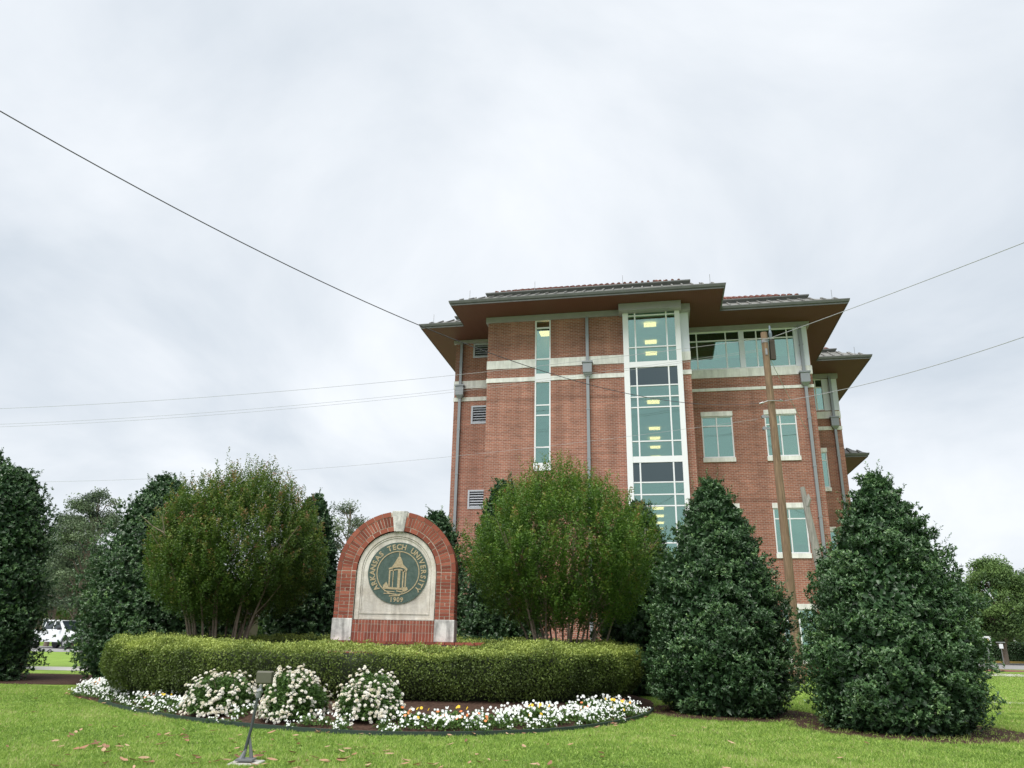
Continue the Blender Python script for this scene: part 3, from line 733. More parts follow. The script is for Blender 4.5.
# seal
SR = .64; SZ = 2.585; SOX = .03
SEALG = mat('seal_green', (.040, .074, .062), .6, noise=(14, (.075, .115, .10), .35, .7))
GOLD = mat('seal_gold', (.29, .23, .13), .6, noise=(25, (.45, .37, .24), .35, .65))
def disc(r0, r1, y0, y1, n=72):
    mb = MB(); vs = []; fs = []
    for y in (y0, y1):
        for r_ in (r0, r1):
            vs += [(r_*math.cos(2*math.pi*i/n), y, SZ+r_*math.sin(2*math.pi*i/n)) for i in range(n)]
    for i in range(n):
        j = (i+1) % n
        fs += [(i, j, n+j, n+i), (2*n+i, 3*n+i, 3*n+j, 2*n+j), (n+i, n+j, 3*n+j, 3*n+i), (i, 2*n+i, 2*n+j, j)]
    mb.add(vs, fs); return mb
dd = MB(); n = 72
dd.prism([(SR*math.cos(2*math.pi*i/n), SZ+SR*math.sin(2*math.pi*i/n)) for i in range(n)], .045, .066); seal = dd.build('seal', SEALG, S); seal.location.x = SOX
disc(.437, .458, .038, .0452).build('inner_ring', GOLD, seal)
def letter(ch, size):
    c = bpy.data.curves.new('letter', 'FONT'); c.body = ch; c.size = size; c.align_x = 'CENTER'; c.extrude = .003; c.offset = size*.03; c.resolution_u = 3
    o = bpy.data.objects.new('letter', c); COL.objects.link(o); bpy.context.view_layer.update()
    me = bpy.data.meshes.new_from_object(o.evaluated_get(bpy.context.evaluated_depsgraph_get()))
    bpy.data.objects.remove(o); return me
lt = MB(); words = []; txt = 'ARKANSAS TECH UNIVERSITY'
wd = {'I': .62, ' ': 1.0, 'T': .95, 'E': .95, 'S': .95, 'C': 1.0}
tot = sum(wd.get(c, 1.05) for c in txt); a0, a1 = R(222), R(-43); acc = 0; cache = {}
LS = .155
for ch in txt:
    wch = wd.get(ch, 1.05); th = a0+(a1-a0)*(acc+wch/2)/tot; acc += wch
    if ch == ' ': lt.build('word', GOLD, seal, fix=False); lt = MB(); continue
    if ch not in cache: cache[ch] = letter(ch, LS)
    me = cache[ch]; rad = .492
    for_ = Vector((math.cos(th), 0, math.sin(th))); tan = Vector((math.sin(th), 0, -math.cos(th)))
    vs = [Vector((0, .042, SZ))+for_*(rad+v.co.y)+tan*v.co.x*.98+Vector((0, -v.co.z, 0)) for v in me.vertices]
    lt.add(vs, [tuple(p.vertices) for p in me.polygons])
lt.build('word', GOLD, seal, fix=False); lt = MB()
for i, ch in enumerate('1909'):
    me = letter(ch, .13) if ch not in cache else cache[ch]
    cache[ch] = me
    vs = [Vector((-.111+.074*i+v.co.x*.95, .042-v.co.z, SZ-.595+v.co.y*1.0)) for v in me.vertices]
    lt.add(vs, [tuple(p.vertices) for p in me.polygons])
lt.build('year', GOLD, seal, fix=False)
k_ = SR/228.0
def PX(a): return [((x-357)*k_, SZ-(y-363)*k_) for x, y in a]
tw = MB()
def pp(a, y0=.037, y1=.0452): tw.prism(PX(a), y0, y1)
pp([(359, 200), (364, 200), (366, 244), (357, 244)])
pp([(352, 244), (370, 244), (385, 275), (392, 300), (412, 318), (428, 334), (424, 352), (398, 330), (368, 322), (330, 326), (286, 342), (284, 330), (310, 318), (330, 285)])
pp([(288, 345), (300, 342), (300, 468), (290, 466)]); pp([(318, 340), (324, 339), (324, 470), (318, 470)])
pp([(356, 334), (376, 334), (376, 474), (356, 472)]); pp([(392, 340), (402, 344), (402, 470), (392, 470)]); pp([(412, 350), (422, 354), (421, 466), (412, 468)])
pp([(300, 342), (356, 334), (356, 342), (300, 352)]); pp([(376, 334), (420, 350), (418, 360), (376, 344)])
pp([(250, 456), (272, 430), (286, 452), (300, 468), (375, 474), (430, 466), (440, 486), (415, 502), (390, 488), (330, 486), (250, 482)])
pp([(262, 495), (340, 500), (340, 506), (262, 501)]); pp([(258, 512), (350, 516), (350, 522), (258, 518)]); pp([(352, 492), (410, 500), (398, 508), (352, 500)]); pp([(300, 530), (372, 526), (390, 518), (378, 534), (300, 537)])
tw.build('bell_tower_emblem', GOLD, seal)
# brick plinth the sign stands on
pl = MB(); pl.box(-1.27, 1.72, -.18, .95, .2, PZ-.055); pl.build('plinth', brick_mat('plinth_brick', (.26, .08, .055), (.20, .06, .04), (.42, .35, .28), .21, .0667, .01), S)
cp_ = MB(); x = -1.285
while x < 1.72:
    cp_.box(x, x+.188, -.2, .97, PZ-.053, PZ-.002, rb()); x += .2
cp_.build('plinth_cap', SBK, S)

# ------------------------------------------------------------------ utility poles and cables
def cable(name, A, Bp, sag, r, m, label, n=60, group=None):
    A, Bp = Vector(A), Vector(Bp); pts = []
    for i in range(n+1):
        t = i/n; p = A.lerp(Bp, t); p.z -= 4*sag*t*(1-t); pts.append(p)
    b = MB(); b.tube(pts, r, 5); return tag(b.build(name, m), label, 'cable', group)
UX, UY = 9.76, 27.0
U = empty('utility_pole', (UX, UY, 0), 0, 'tall brown wooden utility pole with insulators in front of the brick building', 'utility pole')
b = MB((UX, UY, 0)); b.tube([(UX+.05, UY, 0), (UX+.04, UY, 4), (UX+.0, UY, 8), (UX-.04, UY, 12.66)], [.17, .155, .14, .125], 14); b.build('pole_shaft', POLEW, U, smooth=False)
b = MB((UX, UY, 0)); b.box(UX+.13, UX+.32, UY-.08, UY+.06, 11.55, 12.35); b.build('wood_block', mat('dark_wood', (.05, .04, .03), .8), U)
b = MB((UX, UY, 0)); b.tube([(UX+.2, UY-.02, 12.3), (UX+.2, UY-.02, 12.5)], .03, 8); b.tube([(UX+.2, UY-.02, 12.45), (UX+.2, UY-.02, 12.62), (UX+.2, UY-.02, 12.78)], [.05, .065, .04], 10); b.tube([(UX+.2, UY-.02, 12.78), (UX+.2, UY-.02, 12.95)], [.05, .03], 10)
b.build('insulator', mat('porcelain', (.12, .16, .19), .3), U)
b = MB((UX, UY, 0)); b.tube([(UX-.3, UY-.17, 12.32), (UX+.26, UY-.17, 12.36)], .017, 7); b.tube([(UX-.04, UY, 12.22), (UX-.04, UY, 12.34)], .135, 12)
b.tube([(UX-.38, UY-.17, 9.76), (UX-.2, UY-.17, 9.84), (UX+.3, UY-.17, 9.87)], .018, 7); b.tube([(UX-.52, UY-.17, 9.72), (UX-.38, UY-.17, 9.77)], [.03, .045], 8); b.tube([(UX+.26, UY-.17, 9.88), (UX+.38, UY-.17, 9.85)], [.045, .03], 8)
b.build('bracket', STEEL, U)
for zz in (9.27, 8.82):
    b = MB((UX, UY, 0)); b.tube([(UX-.36, UY-.06, zz), (UX-.36, UY+.06, zz)], .07, 12); b.box(UX-.3, UX-.12, UY-.02, UY+.02, zz-.03, zz+.03); b.build('reflector_disc', STEEL, U)
b = MB((UX, UY, 0)); b.box(UX-.10, UX-.02, UY-.155, UY-.135, 11.7, 11.95); b.build('tag_plate', STEEL, U)
# weathered leaning stub
b = MB((10.35, 25, 0)); b.tube([(10.42, 25, 0), (10.30, 25, 1.6), (10.17, 25, 3.0), (10.03, 25.03, 4.3), (9.88, 25, 5.5), (9.80, 25, 6.25)], [.20, .18, .155, .13, .10, .075], 12)
b.tube([(9.87, 24.98, 5.6), (9.96, 24.95, 5.85), (9.95, 24.95, 6.0)], [.09, .07, .03], 8)
tag(b.build('pole_stub', GREYW), 'weathered grey leaning wooden stub pole beside the lower right building window', 'pole')
bpy.data.objects['pole_stub'].location = (10.35, 25, 0)
cable('overhead_cable', (9.25, 26.83, 9.75), (-13.658, 2.367, 10.709), 2.635, .0095, WIRE, 'thick dark cable sweeping down from the upper left sky to the pole')
cable('overhead_cable', (9.8, 26.83, 12.34), (20.17, -1.467, 10.10), .333, .012, WIREG, 'grey cable rising from the pole top to the right edge, upper of the two')
cable('overhead_cable', (10.2, 26.83, 9.86), (15.61, 6.85, 8.91), .764, .011, WIREG, 'grey cable rising to the right edge, lower of the two')
cable('overhead_cable', (9.5, 26.83, 12.34), (-37.87, 39.23, 12.14), .765, .008, WIREG, 'faint wire crossing the sky left of the building, topmost of the far wires')
cable('overhead_cable', (9.5, 26.83, 11.9), (-35.60, 35.84, 10.41), .87, .006, WIREG, 'faint wire just below the topmost far wire left of the building', group='pair of faint far wires')
cable('overhead_cable', (9.5, 26.83, 11.84), (-35.60, 35.84, 10.33), .93, .006, WIREG, 'faint wire just below the topmost far wire left of the building', group='pair of faint far wires')
cable('overhead_cable', (9.2, 27.1, 9.2), (-42, 44, 9.6), 1.2, .006, WIREG, 'faintest wire low in the sky just above the left trees')
cable('service_wire', (9.8, 26.95, 11.7), bw(6.66, 34.3, 10.2), .08, .012, WIREG, 'light slanting wire from the utility pole down to the brick wall')

# ------------------------------------------------------------------ hollies
PROF = [(0, .82), (.07, .95), (.16, 1.0), (.30, .98), (.45, .91), (.60, .79), (.75, .61), (.85, .46), (.93, .31), (.98, .16), (1.0, .05)]
px_, py_ = np.array([p[0] for p in PROF]), np.array([p[1] for p in PROF])
def holly(name, x, y, h, r, label, seed, tips=3600, cat='tree', prof=1.0, leafsz=1.0, lean=0.0, bl=1.0):
    g = np.random.default_rng(seed)
    T = empty(name, (x, y, 0), 0, label, cat, 'clipped dark green hollies')
    def prof_r(t):
        q = np.interp(t, px_, py_); return r*(q**prof)
    tt = np.linspace(0, 1, 200); cw = np.cumsum(prof_r(tt)+.10); cw /= cw[-1]
    # boughs: each a flattened, slightly drooping spray with an upturned end
    nb = int(48*h*r/1.6*bl); V, Fs, Tt = [], [], []; off = 0
    tb = np.interp((np.arange(nb)+.5)/nb, cw, tt); ab = np.arange(nb)*2.39996+g.normal(size=nb)*.25
    Rb = prof_r(tb)*(1+g.normal(size=nb)*.07); sb = (.20+.19*Rb/r)*(r/1.5)**.6*g.uniform(.8, 1.25, nb)
    per = max(int(tips/nb), 8); n = nb*per
    U_ = unit(g.normal(size=(n, 3))); U_[:, 0] = np.where(g.random(n) < .75, np.abs(U_[:, 0]), U_[:, 0])     # local: x outward, y round, z up
    q = g.random(n)**.35
    L_ = U_*q[:, None]*np.array([1.45, 1.1, .50]); S_ = np.repeat(sb, per)
    out = L_[:, 0]*S_; tan_ = L_[:, 1]*S_; up = L_[:, 2]*S_+(L_[:, 0]**2)*S_*.10-np.abs(L_[:, 1])*S_*.12
    aR = np.repeat(ab, per); R0 = np.maximum(np.repeat(Rb-sb*1.15, per), 0.0)+out; tz = np.repeat(tb, per)
    ca, sa = np.cos(aR), np.sin(aR)
    P = np.stack([ca*R0-sa*tan_+lean*tz*h, sa*R0+ca*tan_, tz*(h-.12)+up+.08], 1); P[:, 2] = np.maximum(P[:, 2], .03+.05*g.random(n))
    O = unit(np.stack([ca*.9-sa*L_[:, 1]*.5, sa*.9+ca*L_[:, 1]*.5, .35+L_[:, 2]*.9], 1))
    D = unit(O*.75+np.array([0, 0, .45])+g.normal(size=(n, 3))*.28)
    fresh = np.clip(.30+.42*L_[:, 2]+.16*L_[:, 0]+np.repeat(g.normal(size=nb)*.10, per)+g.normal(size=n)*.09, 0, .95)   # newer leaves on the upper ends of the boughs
    K = 8
    Pk = np.repeat(P, K, 0); Dk = np.repeat(D, K, 0); m = n*K
    Rn = unit(np.cross(Dk, g.normal(size=(m, 3)))); ang = g.uniform(.4, 1.35, m)[:, None]
    A = Dk*np.cos(ang)+Rn*np.sin(ang); Nn = Dk*np.sin(ang)-Rn*np.cos(ang)+g.normal(size=(m, 3))*.2
    base = Pk-Dk*(g.random(m)*.07)[:, None]; L = g.uniform(.06, .10, m)*leafsz
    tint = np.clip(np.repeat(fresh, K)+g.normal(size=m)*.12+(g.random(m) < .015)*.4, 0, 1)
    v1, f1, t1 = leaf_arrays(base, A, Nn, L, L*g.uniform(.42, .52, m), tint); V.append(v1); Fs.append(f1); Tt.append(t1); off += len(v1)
    # older, larger leaves inside
    n2 = int(tips*2.6); t2_ = np.interp(g.random(n2), cw, tt); a2 = g.random(n2)*6.283; r2 = prof_r(t2_)*np.sqrt(g.uniform(.12, .62, n2))
    P2 = np.stack([np.cos(a2)*r2+lean*t2_*h, np.sin(a2)*r2, np.maximum(t2_*(h-.15), .05)], 1); O2 = np.stack([np.cos(a2), np.sin(a2), a2*0+.4], 1)
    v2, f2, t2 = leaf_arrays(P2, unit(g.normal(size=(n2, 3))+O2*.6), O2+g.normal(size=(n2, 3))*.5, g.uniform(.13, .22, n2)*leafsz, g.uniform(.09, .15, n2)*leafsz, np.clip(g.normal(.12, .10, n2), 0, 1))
    V.append(v2); Fs.append(f2+off); Tt.append(t2); off += len(v2)
    # stray shoots standing out of the outline, most near the top
    n3 = 46; t3_ = g.uniform(.15, 1, n3)**.6; a3 = g.random(n3)*6.283; r3 = prof_r(t3_)*g.uniform(.8, 1.0, n3)
    P3 = np.stack([np.cos(a3)*r3+lean*t3_*h, np.sin(a3)*r3, t3_*h-.05], 1); D3 = unit(np.stack([np.cos(a3)*.35, np.sin(a3)*.35, a3*0+1], 1)+g.normal(size=(n3, 3))*.25)
    kk = 16; ln = np.repeat(g.uniform(.12, .36, n3), kk); sfr = np.tile(np.linspace(0, 1, kk), n3); D3r = np.repeat(D3, kk, 0); P3r = np.repeat(P3, kk, 0)+D3r*(sfr*ln)[:, None]
    Rn = unit(np.cross(D3r, g.normal(size=(n3*kk, 3))))
    v3, f3, t3 = leaf_arrays(P3r, D3r*.6+Rn*.8, D3r*.8-Rn*.6, g.uniform(.055, .085, n3*kk)*leafsz, g.uniform(.026, .04, n3*kk)*leafsz, np.clip(g.normal(.6, .15, n3*kk), 0, 1))
    V.append(v3); Fs.append(f3+off); Tt.append(t3)
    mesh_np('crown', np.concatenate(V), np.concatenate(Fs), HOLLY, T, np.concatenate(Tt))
    b = MB(); b.tube([(0, 0, 0), (.02, 0, h*.4), (lean*h*.9, 0, h*.9)], [.16*r/1.8, .11*r/1.8, .02], 9)
    for i in range(0, nb, 3):
        z = tb[i]*h*.9; rr = Rb[i]*.8
        if tb[i] > .85: continue
        b.tube([(lean*z, 0, max(z-.2, .05)), (math.cos(ab[i])*rr*.5+lean*z, math.sin(ab[i])*rr*.5, z-.02), (math.cos(ab[i])*rr+lean*z, math.sin(ab[i])*rr, z+.1)], [.03, .018, .006], 5)
    b.build('trunk', BARK, T)
    return T
holly('holly_tree', 6.50, 13.5, 4.30, 1.46, 'largest dark green cone-shaped holly at right, reaching the mown lawn', 11, 15000, prof=1.22, leafsz=.74, lean=.03)
holly('holly_tree', 4.28, 15.9, 4.66, 1.46, 'broad dark green holly between the hedge and the wooden utility pole', 12, 14000, prof=1.22, leafsz=.76)
holly('holly_tree', 3.5, 20.6, 4.95, 1.30, 'slender holly peeping between the right crape myrtle and the glass strip', 13, 4400, prof=.85, leafsz=.95)
holly('holly_tree', -.15, 22.6, 5.9, 1.3, 'tall holly hidden behind the left side of the green crape myrtle', 14, 5000, prof=.85, leafsz=.95)
holly('holly_tree', -2.45, 25.2, 5.3, 1.5, 'holly showing its tip just behind the right shoulder of the sign arch', 15, 4000, prof=.8, leafsz=.95)
holly('holly_tree', -5.75, 22.3, 5.3, 1.2, 'narrow holly between the left crape myrtle and the brick sign', 16, 4600, prof=1.0, leafsz=.95)
holly('holly_tree', -9.35, 21.9, 5.7, 2.3, 'wide holly behind the left crape myrtle with branches sweeping to the ground', 17, 11500, prof=1.1, leafsz=.92, lean=-.13)
holly('holly_tree', -14.5, 21.6, 5.8, 1.75, 'broad-topped dark holly at the left edge of the photo', 18, 9000, prof=.55, leafsz=.92)
holly('holly_tree', -18.4, 26.2, 7.4, 1.9, 'taller holly just entering at the left edge, only its tip showing', 19, 3200, prof=.9)

# ------------------------------------------------------------------ crape myrtles
def myrtle(x, y, z0, h, rx, label, seed, leafm, shoots=1500, lowz=1.35, taper=.24):
    g = np.random.default_rng(seed); T = empty('crape_myrtle', (x, y, z0), 0, label, 'tree', 'multi-stemmed crape myrtles')
    cz = lowz+(h-lowz)*.40; a_up = h-cz-.30; a_dn = cz-lowz+.15
    # stems
    b = MB(); ends = []
    for i in range(21):
        a = i*2.4+g.uniform(-.3, .3); r0 = g.uniform(.1, .7); sp_ = g.uniform(.45, 1.15)*rx*.82
        p0 = Vector((math.cos(a)*r0, math.sin(a)*r0*.7, 0)); p3 = Vector((math.cos(a)*sp_, math.sin(a)*sp_*.9, cz+g.uniform(-.2, .6)))
        p1 = p0.lerp(p3, .33)+Vector((0, 0, .25)); p2 = p0.lerp(p3, .68)+Vector((g.uniform(-.08, .08), g.uniform(-.08, .08), .12))
        b.tube([p0, p1, p2, p3], [.030, .024, .018, .010], 6)
        for k in range(5):
            q = p1.lerp(p3, g.uniform(.1, 1)); dr = Vector((g.normal()*.45+math.cos(a)*.35, g.normal()*.45+math.sin(a)*.35, g.uniform(.5, 1.1)))
            dr = dr*.55; b.tube([q, q+dr*.5, q+dr+Vector((0, 0, .08))], [.016, .011, .005], 4, caps=False)
    b.build('stems', BARK, T, fix=False)
    # shoots: more in the outer part of the crown
    n = shoots; th = g.random(n)*2*math.pi; ct = g.uniform(-1, 1, n); st_ = np.sqrt(1-ct**2); rr = g.uniform(.25, 1, n)**.42
    U_ = np.stack([st_*np.cos(th), st_*np.sin(th), ct], 1)
    lob = 1+wobble(U_, .45, seed+5)*.04+wobble(U_, 1.1, seed+6)*.05
    P = U_*rr[:, None]*lob[:, None]; tp = 1-taper*np.clip(P[:, 2:3], 0, 1)**1.3; P[:, :2] *= tp
    kp = (wobble(P, .8, seed+9) > -1.3) | (rr > .9); P, ct, rr, U_ = P[kp], ct[kp], rr[kp], U_[kp]; n = len(P)
    sz = np.where(P[:, 2:3] > 0, a_up, a_dn)
    P = P*np.concatenate([np.full((n, 2), rx-.12), sz], 1); P[:, 2] += cz
    D = unit(np.stack([P[:, 0]*.30/rx, P[:, 1]*.30/rx, np.full(n, 1.0)], 1)+g.normal(size=(n, 3))*.17)
    SL = g.uniform(.32, .74, n)*(.7+.6*np.clip(ct, 0, 1)**2); K = 36
    outer = rr > .8
    Pr = np.repeat(P, K, 0); Dr = np.repeat(D, K, 0); s = np.tile(np.linspace(0, 1, K), n)*np.repeat(SL, K); m = n*K; sf = np.tile(np.linspace(0, 1, K), n)
    Rn = unit(np.cross(Dr, g.normal(size=(m, 3)))); spread = (.085*(1-sf**1.2)+.010)*g.random(m)**.6
    base = Pr+Dr*(s-.18)[:, None]+Rn*spread[:, None]
    A = unit(Dr*.55+Rn*.85+g.normal(size=(m, 3))*.25); Nn = unit(Dr*.8-Rn*.4+g.normal(size=(m, 3))*.4)
    up = np.clip((base[:, 2]-cz)/a_up, -1, 1)
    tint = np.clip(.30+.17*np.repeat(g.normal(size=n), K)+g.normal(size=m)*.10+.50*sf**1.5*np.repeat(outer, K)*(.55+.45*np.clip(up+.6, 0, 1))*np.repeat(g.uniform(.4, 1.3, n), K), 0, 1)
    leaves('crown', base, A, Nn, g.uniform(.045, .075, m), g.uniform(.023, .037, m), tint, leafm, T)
    return T
myrtle(-6.68, 18.7, .3, 5.1, 2.18, 'reddish-olive crape myrtle with many stems left of the brick sign', 31, MYRT, 3700, taper=.10)
myrtle(1.25, 18.1, .3, 5.1, 2.36, 'greener crape myrtle with many stems right of the brick sign', 32, MYRT2, 3200)

# ------------------------------------------------------------------ clipped hedge ring round the sign
HX, HY, HRX, HRY, EXP = -2.7, 18.0, 5.65, 4.4, 2.4
def hz(x, y): return 1.09+.16*(y-13.6)/9.0        # top height follows the slope a little
def ringp(a, s=0.0):
    c, s_ = math.cos(a), math.sin(a)
    x = (HRX-s)*math.copysign(abs(c)**(2/EXP), c); y = (HRY-s)*math.copysign(abs(s_)**(2/EXP), s_); return HX+x, HY+y
Hd = empty('clipped_hedge', (HX, HY, 0), 0, 'long clipped green hedge ringing the brick sign behind the flower bed', 'hedge')
TH = 1.35
sec = [(.30, .0), (.10, .28), (.02, .55), (0.0, .80), (.02, .93), (.10, 1.0), (.35, 1.02), (TH-.35, 1.02), (TH-.1, 1.0), (TH, .9), (TH-.1, .2), (TH-.3, .0)]
mb = MB((HX, HY, 0)); NS = 120
for i in range(NS):
    a = 2*math.pi*i/NS
    for (s, zz) in sec:
        x, y = ringp(a, s+.13*(1 if s < TH/2 else -1)); H_ = hz(x, y); g0 = .20
        mb.v.append((x-HX, y-HY, g0+(H_-.13-g0)*zz if zz < 1 else H_-.13+.03*(zz-1)/.02)); mb.t.append(.5)
k = len(sec)
for i in range(NS):
    j = (i+1) % NS
    for q in range(k-1): mb.f.append((i*k+q, j*k+q, j*k+q+1, i*k+q+1))
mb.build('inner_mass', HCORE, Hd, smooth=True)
# leaves on the skin
g = np.random.default_rng(44)
dense = 210000
a = g.random(dense)*2*math.pi
keep = (np.sin(a) < .35) | (g.random(dense) < .35); a = a[keep]; n = len(a)
u = g.random(n)*(1.0+1.5)           # along the section: outer face then top then part of the inner face
ca, sa = np.cos(a), np.sin(a)
def ringnp(a, s):
    c, q = np.cos(a), np.sin(a)
    return HX+(HRX-s)*np.sign(c)*np.abs(c)**(2/EXP), HY+(HRY-s)*np.sign(q)*np.abs(q)**(2/EXP)
face = u < 1.0; t = np.where(face, u, (u-1)/1.5)
s = np.where(face, .0+.22*np.clip(1-t*2.2, 0, 1)**1.5, .0+TH*t)
X, Y = ringnp(a, s); X2, Y2 = ringnp(a, s-.05); O = unit(np.stack([X2-X, Y2-Y, np.zeros(n)], 1))
HH = 1.09+.16*(Y-13.6)/9.0
rnd = .13   # rounded shoulder
zf = .26+(HH-.26)*t
Z = np.where(face, zf, HH)
sh = np.clip(1-np.where(face, (HH-zf), s)/.16, 0, 1); X -= O[:, 0]*sh*.05; Y -= O[:, 1]*sh*.05; Z -= sh**2*.05
shi = np.clip(1-(TH-s)/.2, 0, 1)*(~face); Z -= shi**2*.12
Nrm = np.where(face[:, None], O, np.array([0, 0, 1.0])); Nrm = unit(Nrm+O*sh[:, None]*.6*(~face)[:, None]+np.array([0, 0, .6])*(sh*face)[:, None])
P = np.stack([X, Y, Z], 1); Q = P.copy()
wob = wobble(Q, .55, 45)*.045+wobble(Q, 2.2, 46)*.028
P += Nrm*(wob+g.uniform(-.09, .03, n)+(g.random(n) < .03)*g.uniform(.02, .09, n))[:, None]
low = face & (t < .22) & (g.random(n) < (1-t/.22)*.75+wobble(Q, .9, 50)*.35)
P, Nrm, t, face, Q = P[~low], Nrm[~low], t[~low], face[~low], Q[~low]; n = len(P)
A = unit(np.cross(Nrm, g.normal(size=(n, 3)))+Nrm*g.uniform(.1, 1.1, n)[:, None]+np.array([0, 0, .35]))
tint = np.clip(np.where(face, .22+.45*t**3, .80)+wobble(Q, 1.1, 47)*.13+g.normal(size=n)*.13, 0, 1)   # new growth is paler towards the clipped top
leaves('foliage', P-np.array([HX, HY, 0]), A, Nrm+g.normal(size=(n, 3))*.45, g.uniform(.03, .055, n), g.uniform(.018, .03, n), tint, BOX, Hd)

# ------------------------------------------------------------------ white shrub roses
def rose(x, y, r, h, label, seed, nf=150):
    g = np.random.default_rng(seed); z0 = bed_z(x, y)-.02
    T = empty('rose_bush', (x, y, z0), 0, label, 'rose bush', 'white shrub roses')
    n = 9000; U_ = unit(g.normal(size=(n, 3))); U_[:, 2] = np.abs(U_[:, 2]); rad = g.uniform(.2, 1, n)**.4*(1+wobble(U_, .9, seed)*.09)
    P = U_*rad[:, None]*np.array([r, r*.9, h]); P[:, 2] = np.clip(P[:, 2], .03, None)
    leaves('foliage', P, unit(U_+g.normal(size=(n, 3))*.8), unit(U_*.6+np.array([0, 0, .6])+g.normal(size=(n, 3))*.4), g.uniform(.035, .06, n), g.uniform(.02, .034, n), np.clip(g.normal(.45, .22, n), 0, 1), ROSEL, T)
    # blossoms in loose trusses
    C = []
    nt_ = int(nf/3.0)
    for i in range(nt_):
        d = unit(g.normal(size=3)); d[2] = abs(d[2])*.9; 
        if d[1] > .55: d[1] *= -1
        d = unit(d); c = d*np.array([r, r*.9, h])*(1+wobble(d[None], .9, seed)[0]*.09)*g.uniform(.98, 1.08)
        for k in range(g.integers(2, 7)): C.append((c+g.normal(size=3)*np.array([.045, .035, .04])+d*.01, d))
    Pp, Aa, Nn, Ll, Ww, Tt = [], [], [], [], [], []
    for c, d in C:
        f = unit(d*.8+np.array([0, -.35, .45])+g.normal(size=3)*.35); sz = g.uniform(.020, .032); tb = g.uniform(.1, 1)
        x_ = unit(np.cross(f, g.normal(size=3))); y_ = np.cross(f, x_)
        for ring_, (kk, el) in enumerate(((6, .2), (5, .75))):
            for q in range(kk):
                th = 2*math.pi*(q+.5*ring_)/kk; rd = x_*math.cos(th)+y_*math.sin(th)
                Pp.append(c+f*.004*ring_); Aa.append(rd*math.cos(el)+f*math.sin(el)); Nn.append(f*math.cos(el)-rd*math.sin(el)); Ll.append(sz*(1.15-.3*ring_)); Ww.append(sz*1.1); Tt.append(np.clip(tb+g.normal()*.1-.15*ring_, 0, 1))
    o = leaves('blossoms', np.array(Pp), np.array(Aa), np.array(Nn), np.array(Ll), np.array(Ww), np.array(Tt), PETW, T); o['kind'] = 'stuff'
    b = MB()
    for i in range(14):
        a = random.uniform(0, 6.28); b.tube([(0, 0, 0), (math.cos(a)*r*.35, math.sin(a)*r*.35, h*.45), (math.cos(a)*r*.7, math.sin(a)*r*.7, h*.85)], [.012, .008, .004], 5, caps=False)
    b.build('stems', BARK, T, fix=False)
rose(-4.62, 13.25, .54, .58, 'wide white rose bush left of the floodlight, leftmost of the three', 61, 260)
rose(-3.25, 12.55, .50, .66, 'rounded white rose bush just right of the floodlight', 62, 240)
rose(-2.06, 12.35, .50, .60, 'round white rose bush left of the pansies, rightmost of the three', 63, 230)

# ------------------------------------------------------------------ pansies along the bed edge
def pansy_proto(pet, seed, r=.14, nf=10):
    g = np.random.default_rng(seed); T = empty('pansy_plant')
    n = 170; U_ = unit(g.normal(size=(n, 3))); U_[:, 2] = np.abs(U_[:, 2])
    P = U_*(g.random(n)[:, None]**.5)*np.array([r, r, .11]); P[:, 2] += .01
    leaves('foliage', P, unit(U_+g.normal(size=(n, 3))*.5), np.array([0, 0, 1.0])+g.normal(size=(n, 3))*.4, g.uniform(.03, .055, n), g.uniform(.018, .03, n), np.clip(g.normal(.6, .25, n), 0, 1), ROSEL, T)
    Pp, Aa, Nn, Ll, Ww, Tt = [], [], [], [], [], []
    for i in range(nf):
        c = np.array([g.normal()*r*.75, g.normal()*r*.75, g.uniform(.06, .19)]); f = unit(np.array([g.normal()*.4, -.8+g.normal()*.3, .55])); sz = g.uniform(.02, .03)
        x_ = unit(np.cross(f, np.array([0, 0, 1.]))); y_ = np.cross(x_, f); tb = g.random()
        for th in (90, 35, 145, 215, 325, 270):
            th = R(th+g.uniform(-8, 8)); rd = x_*math.cos(th)+y_*math.sin(th)
            Pp.append(c-rd*.002); Aa.append(rd+f*.12); Nn.append(f); Ll.append(sz); Ww.append(sz*1.15); Tt.append(tb)
    leaves('blossoms', np.array(Pp), np.array(Aa), np.array(Nn), np.array(Ll), np.array(Ww), np.array(Tt), pet, T, fold=.05)
    b = MB(); b.tube([(0, 0, -.02), (0, 0, .07)], .006, 4); b.build('stem', ROSEL, T)
    return T
WP = [pansy_proto(PETP, 70+i, nf=k, r=.15) for i, k in enumerate((15, 10, 18, 7))]
YP = pansy_proto(PETY, 80, nf=4, r=.08); OP = pansy_proto(PETO, 81, nf=4, r=.08)
front = spline([(-9.7, 18.9)]+BED[0:12], 14, closed=False)
cum = [0]
for p, q in zip(front, front[1:]): cum.append(cum[-1]+(q-p).length)
def along(s):
    for i in range(len(front)-1):
        if cum[i+1] >= s:
            t = (s-cum[i])/(cum[i+1]-cum[i]+1e-9); p = front[i].lerp(front[i+1], t); d = (front[i+1]-front[i]).normalized(); return p, Vector((-d.y, d.x))
    return front[-1], Vector((-1, 0))
rs = random.Random(5); used = {}
def put(proto, x, y, lab, cat, grp, sc):
    k = id(proto)
    o = proto if k not in used else copy_tree(proto); used[k] = 1
    o.location = (x, y, bed_z(x, y)); o.rotation_euler = (0, 0, rs.uniform(-.5, .5)); o.scale = (sc, sc, sc*rs.uniform(.85, 1.1))
    tag(o, lab, cat, grp)
ROSES = [(-4.62, 13.25, .66), (-3.25, 12.55, .62), (-2.06, 12.35, .56)]
Ltot = cum[-1]; s = .25; cnt = 0
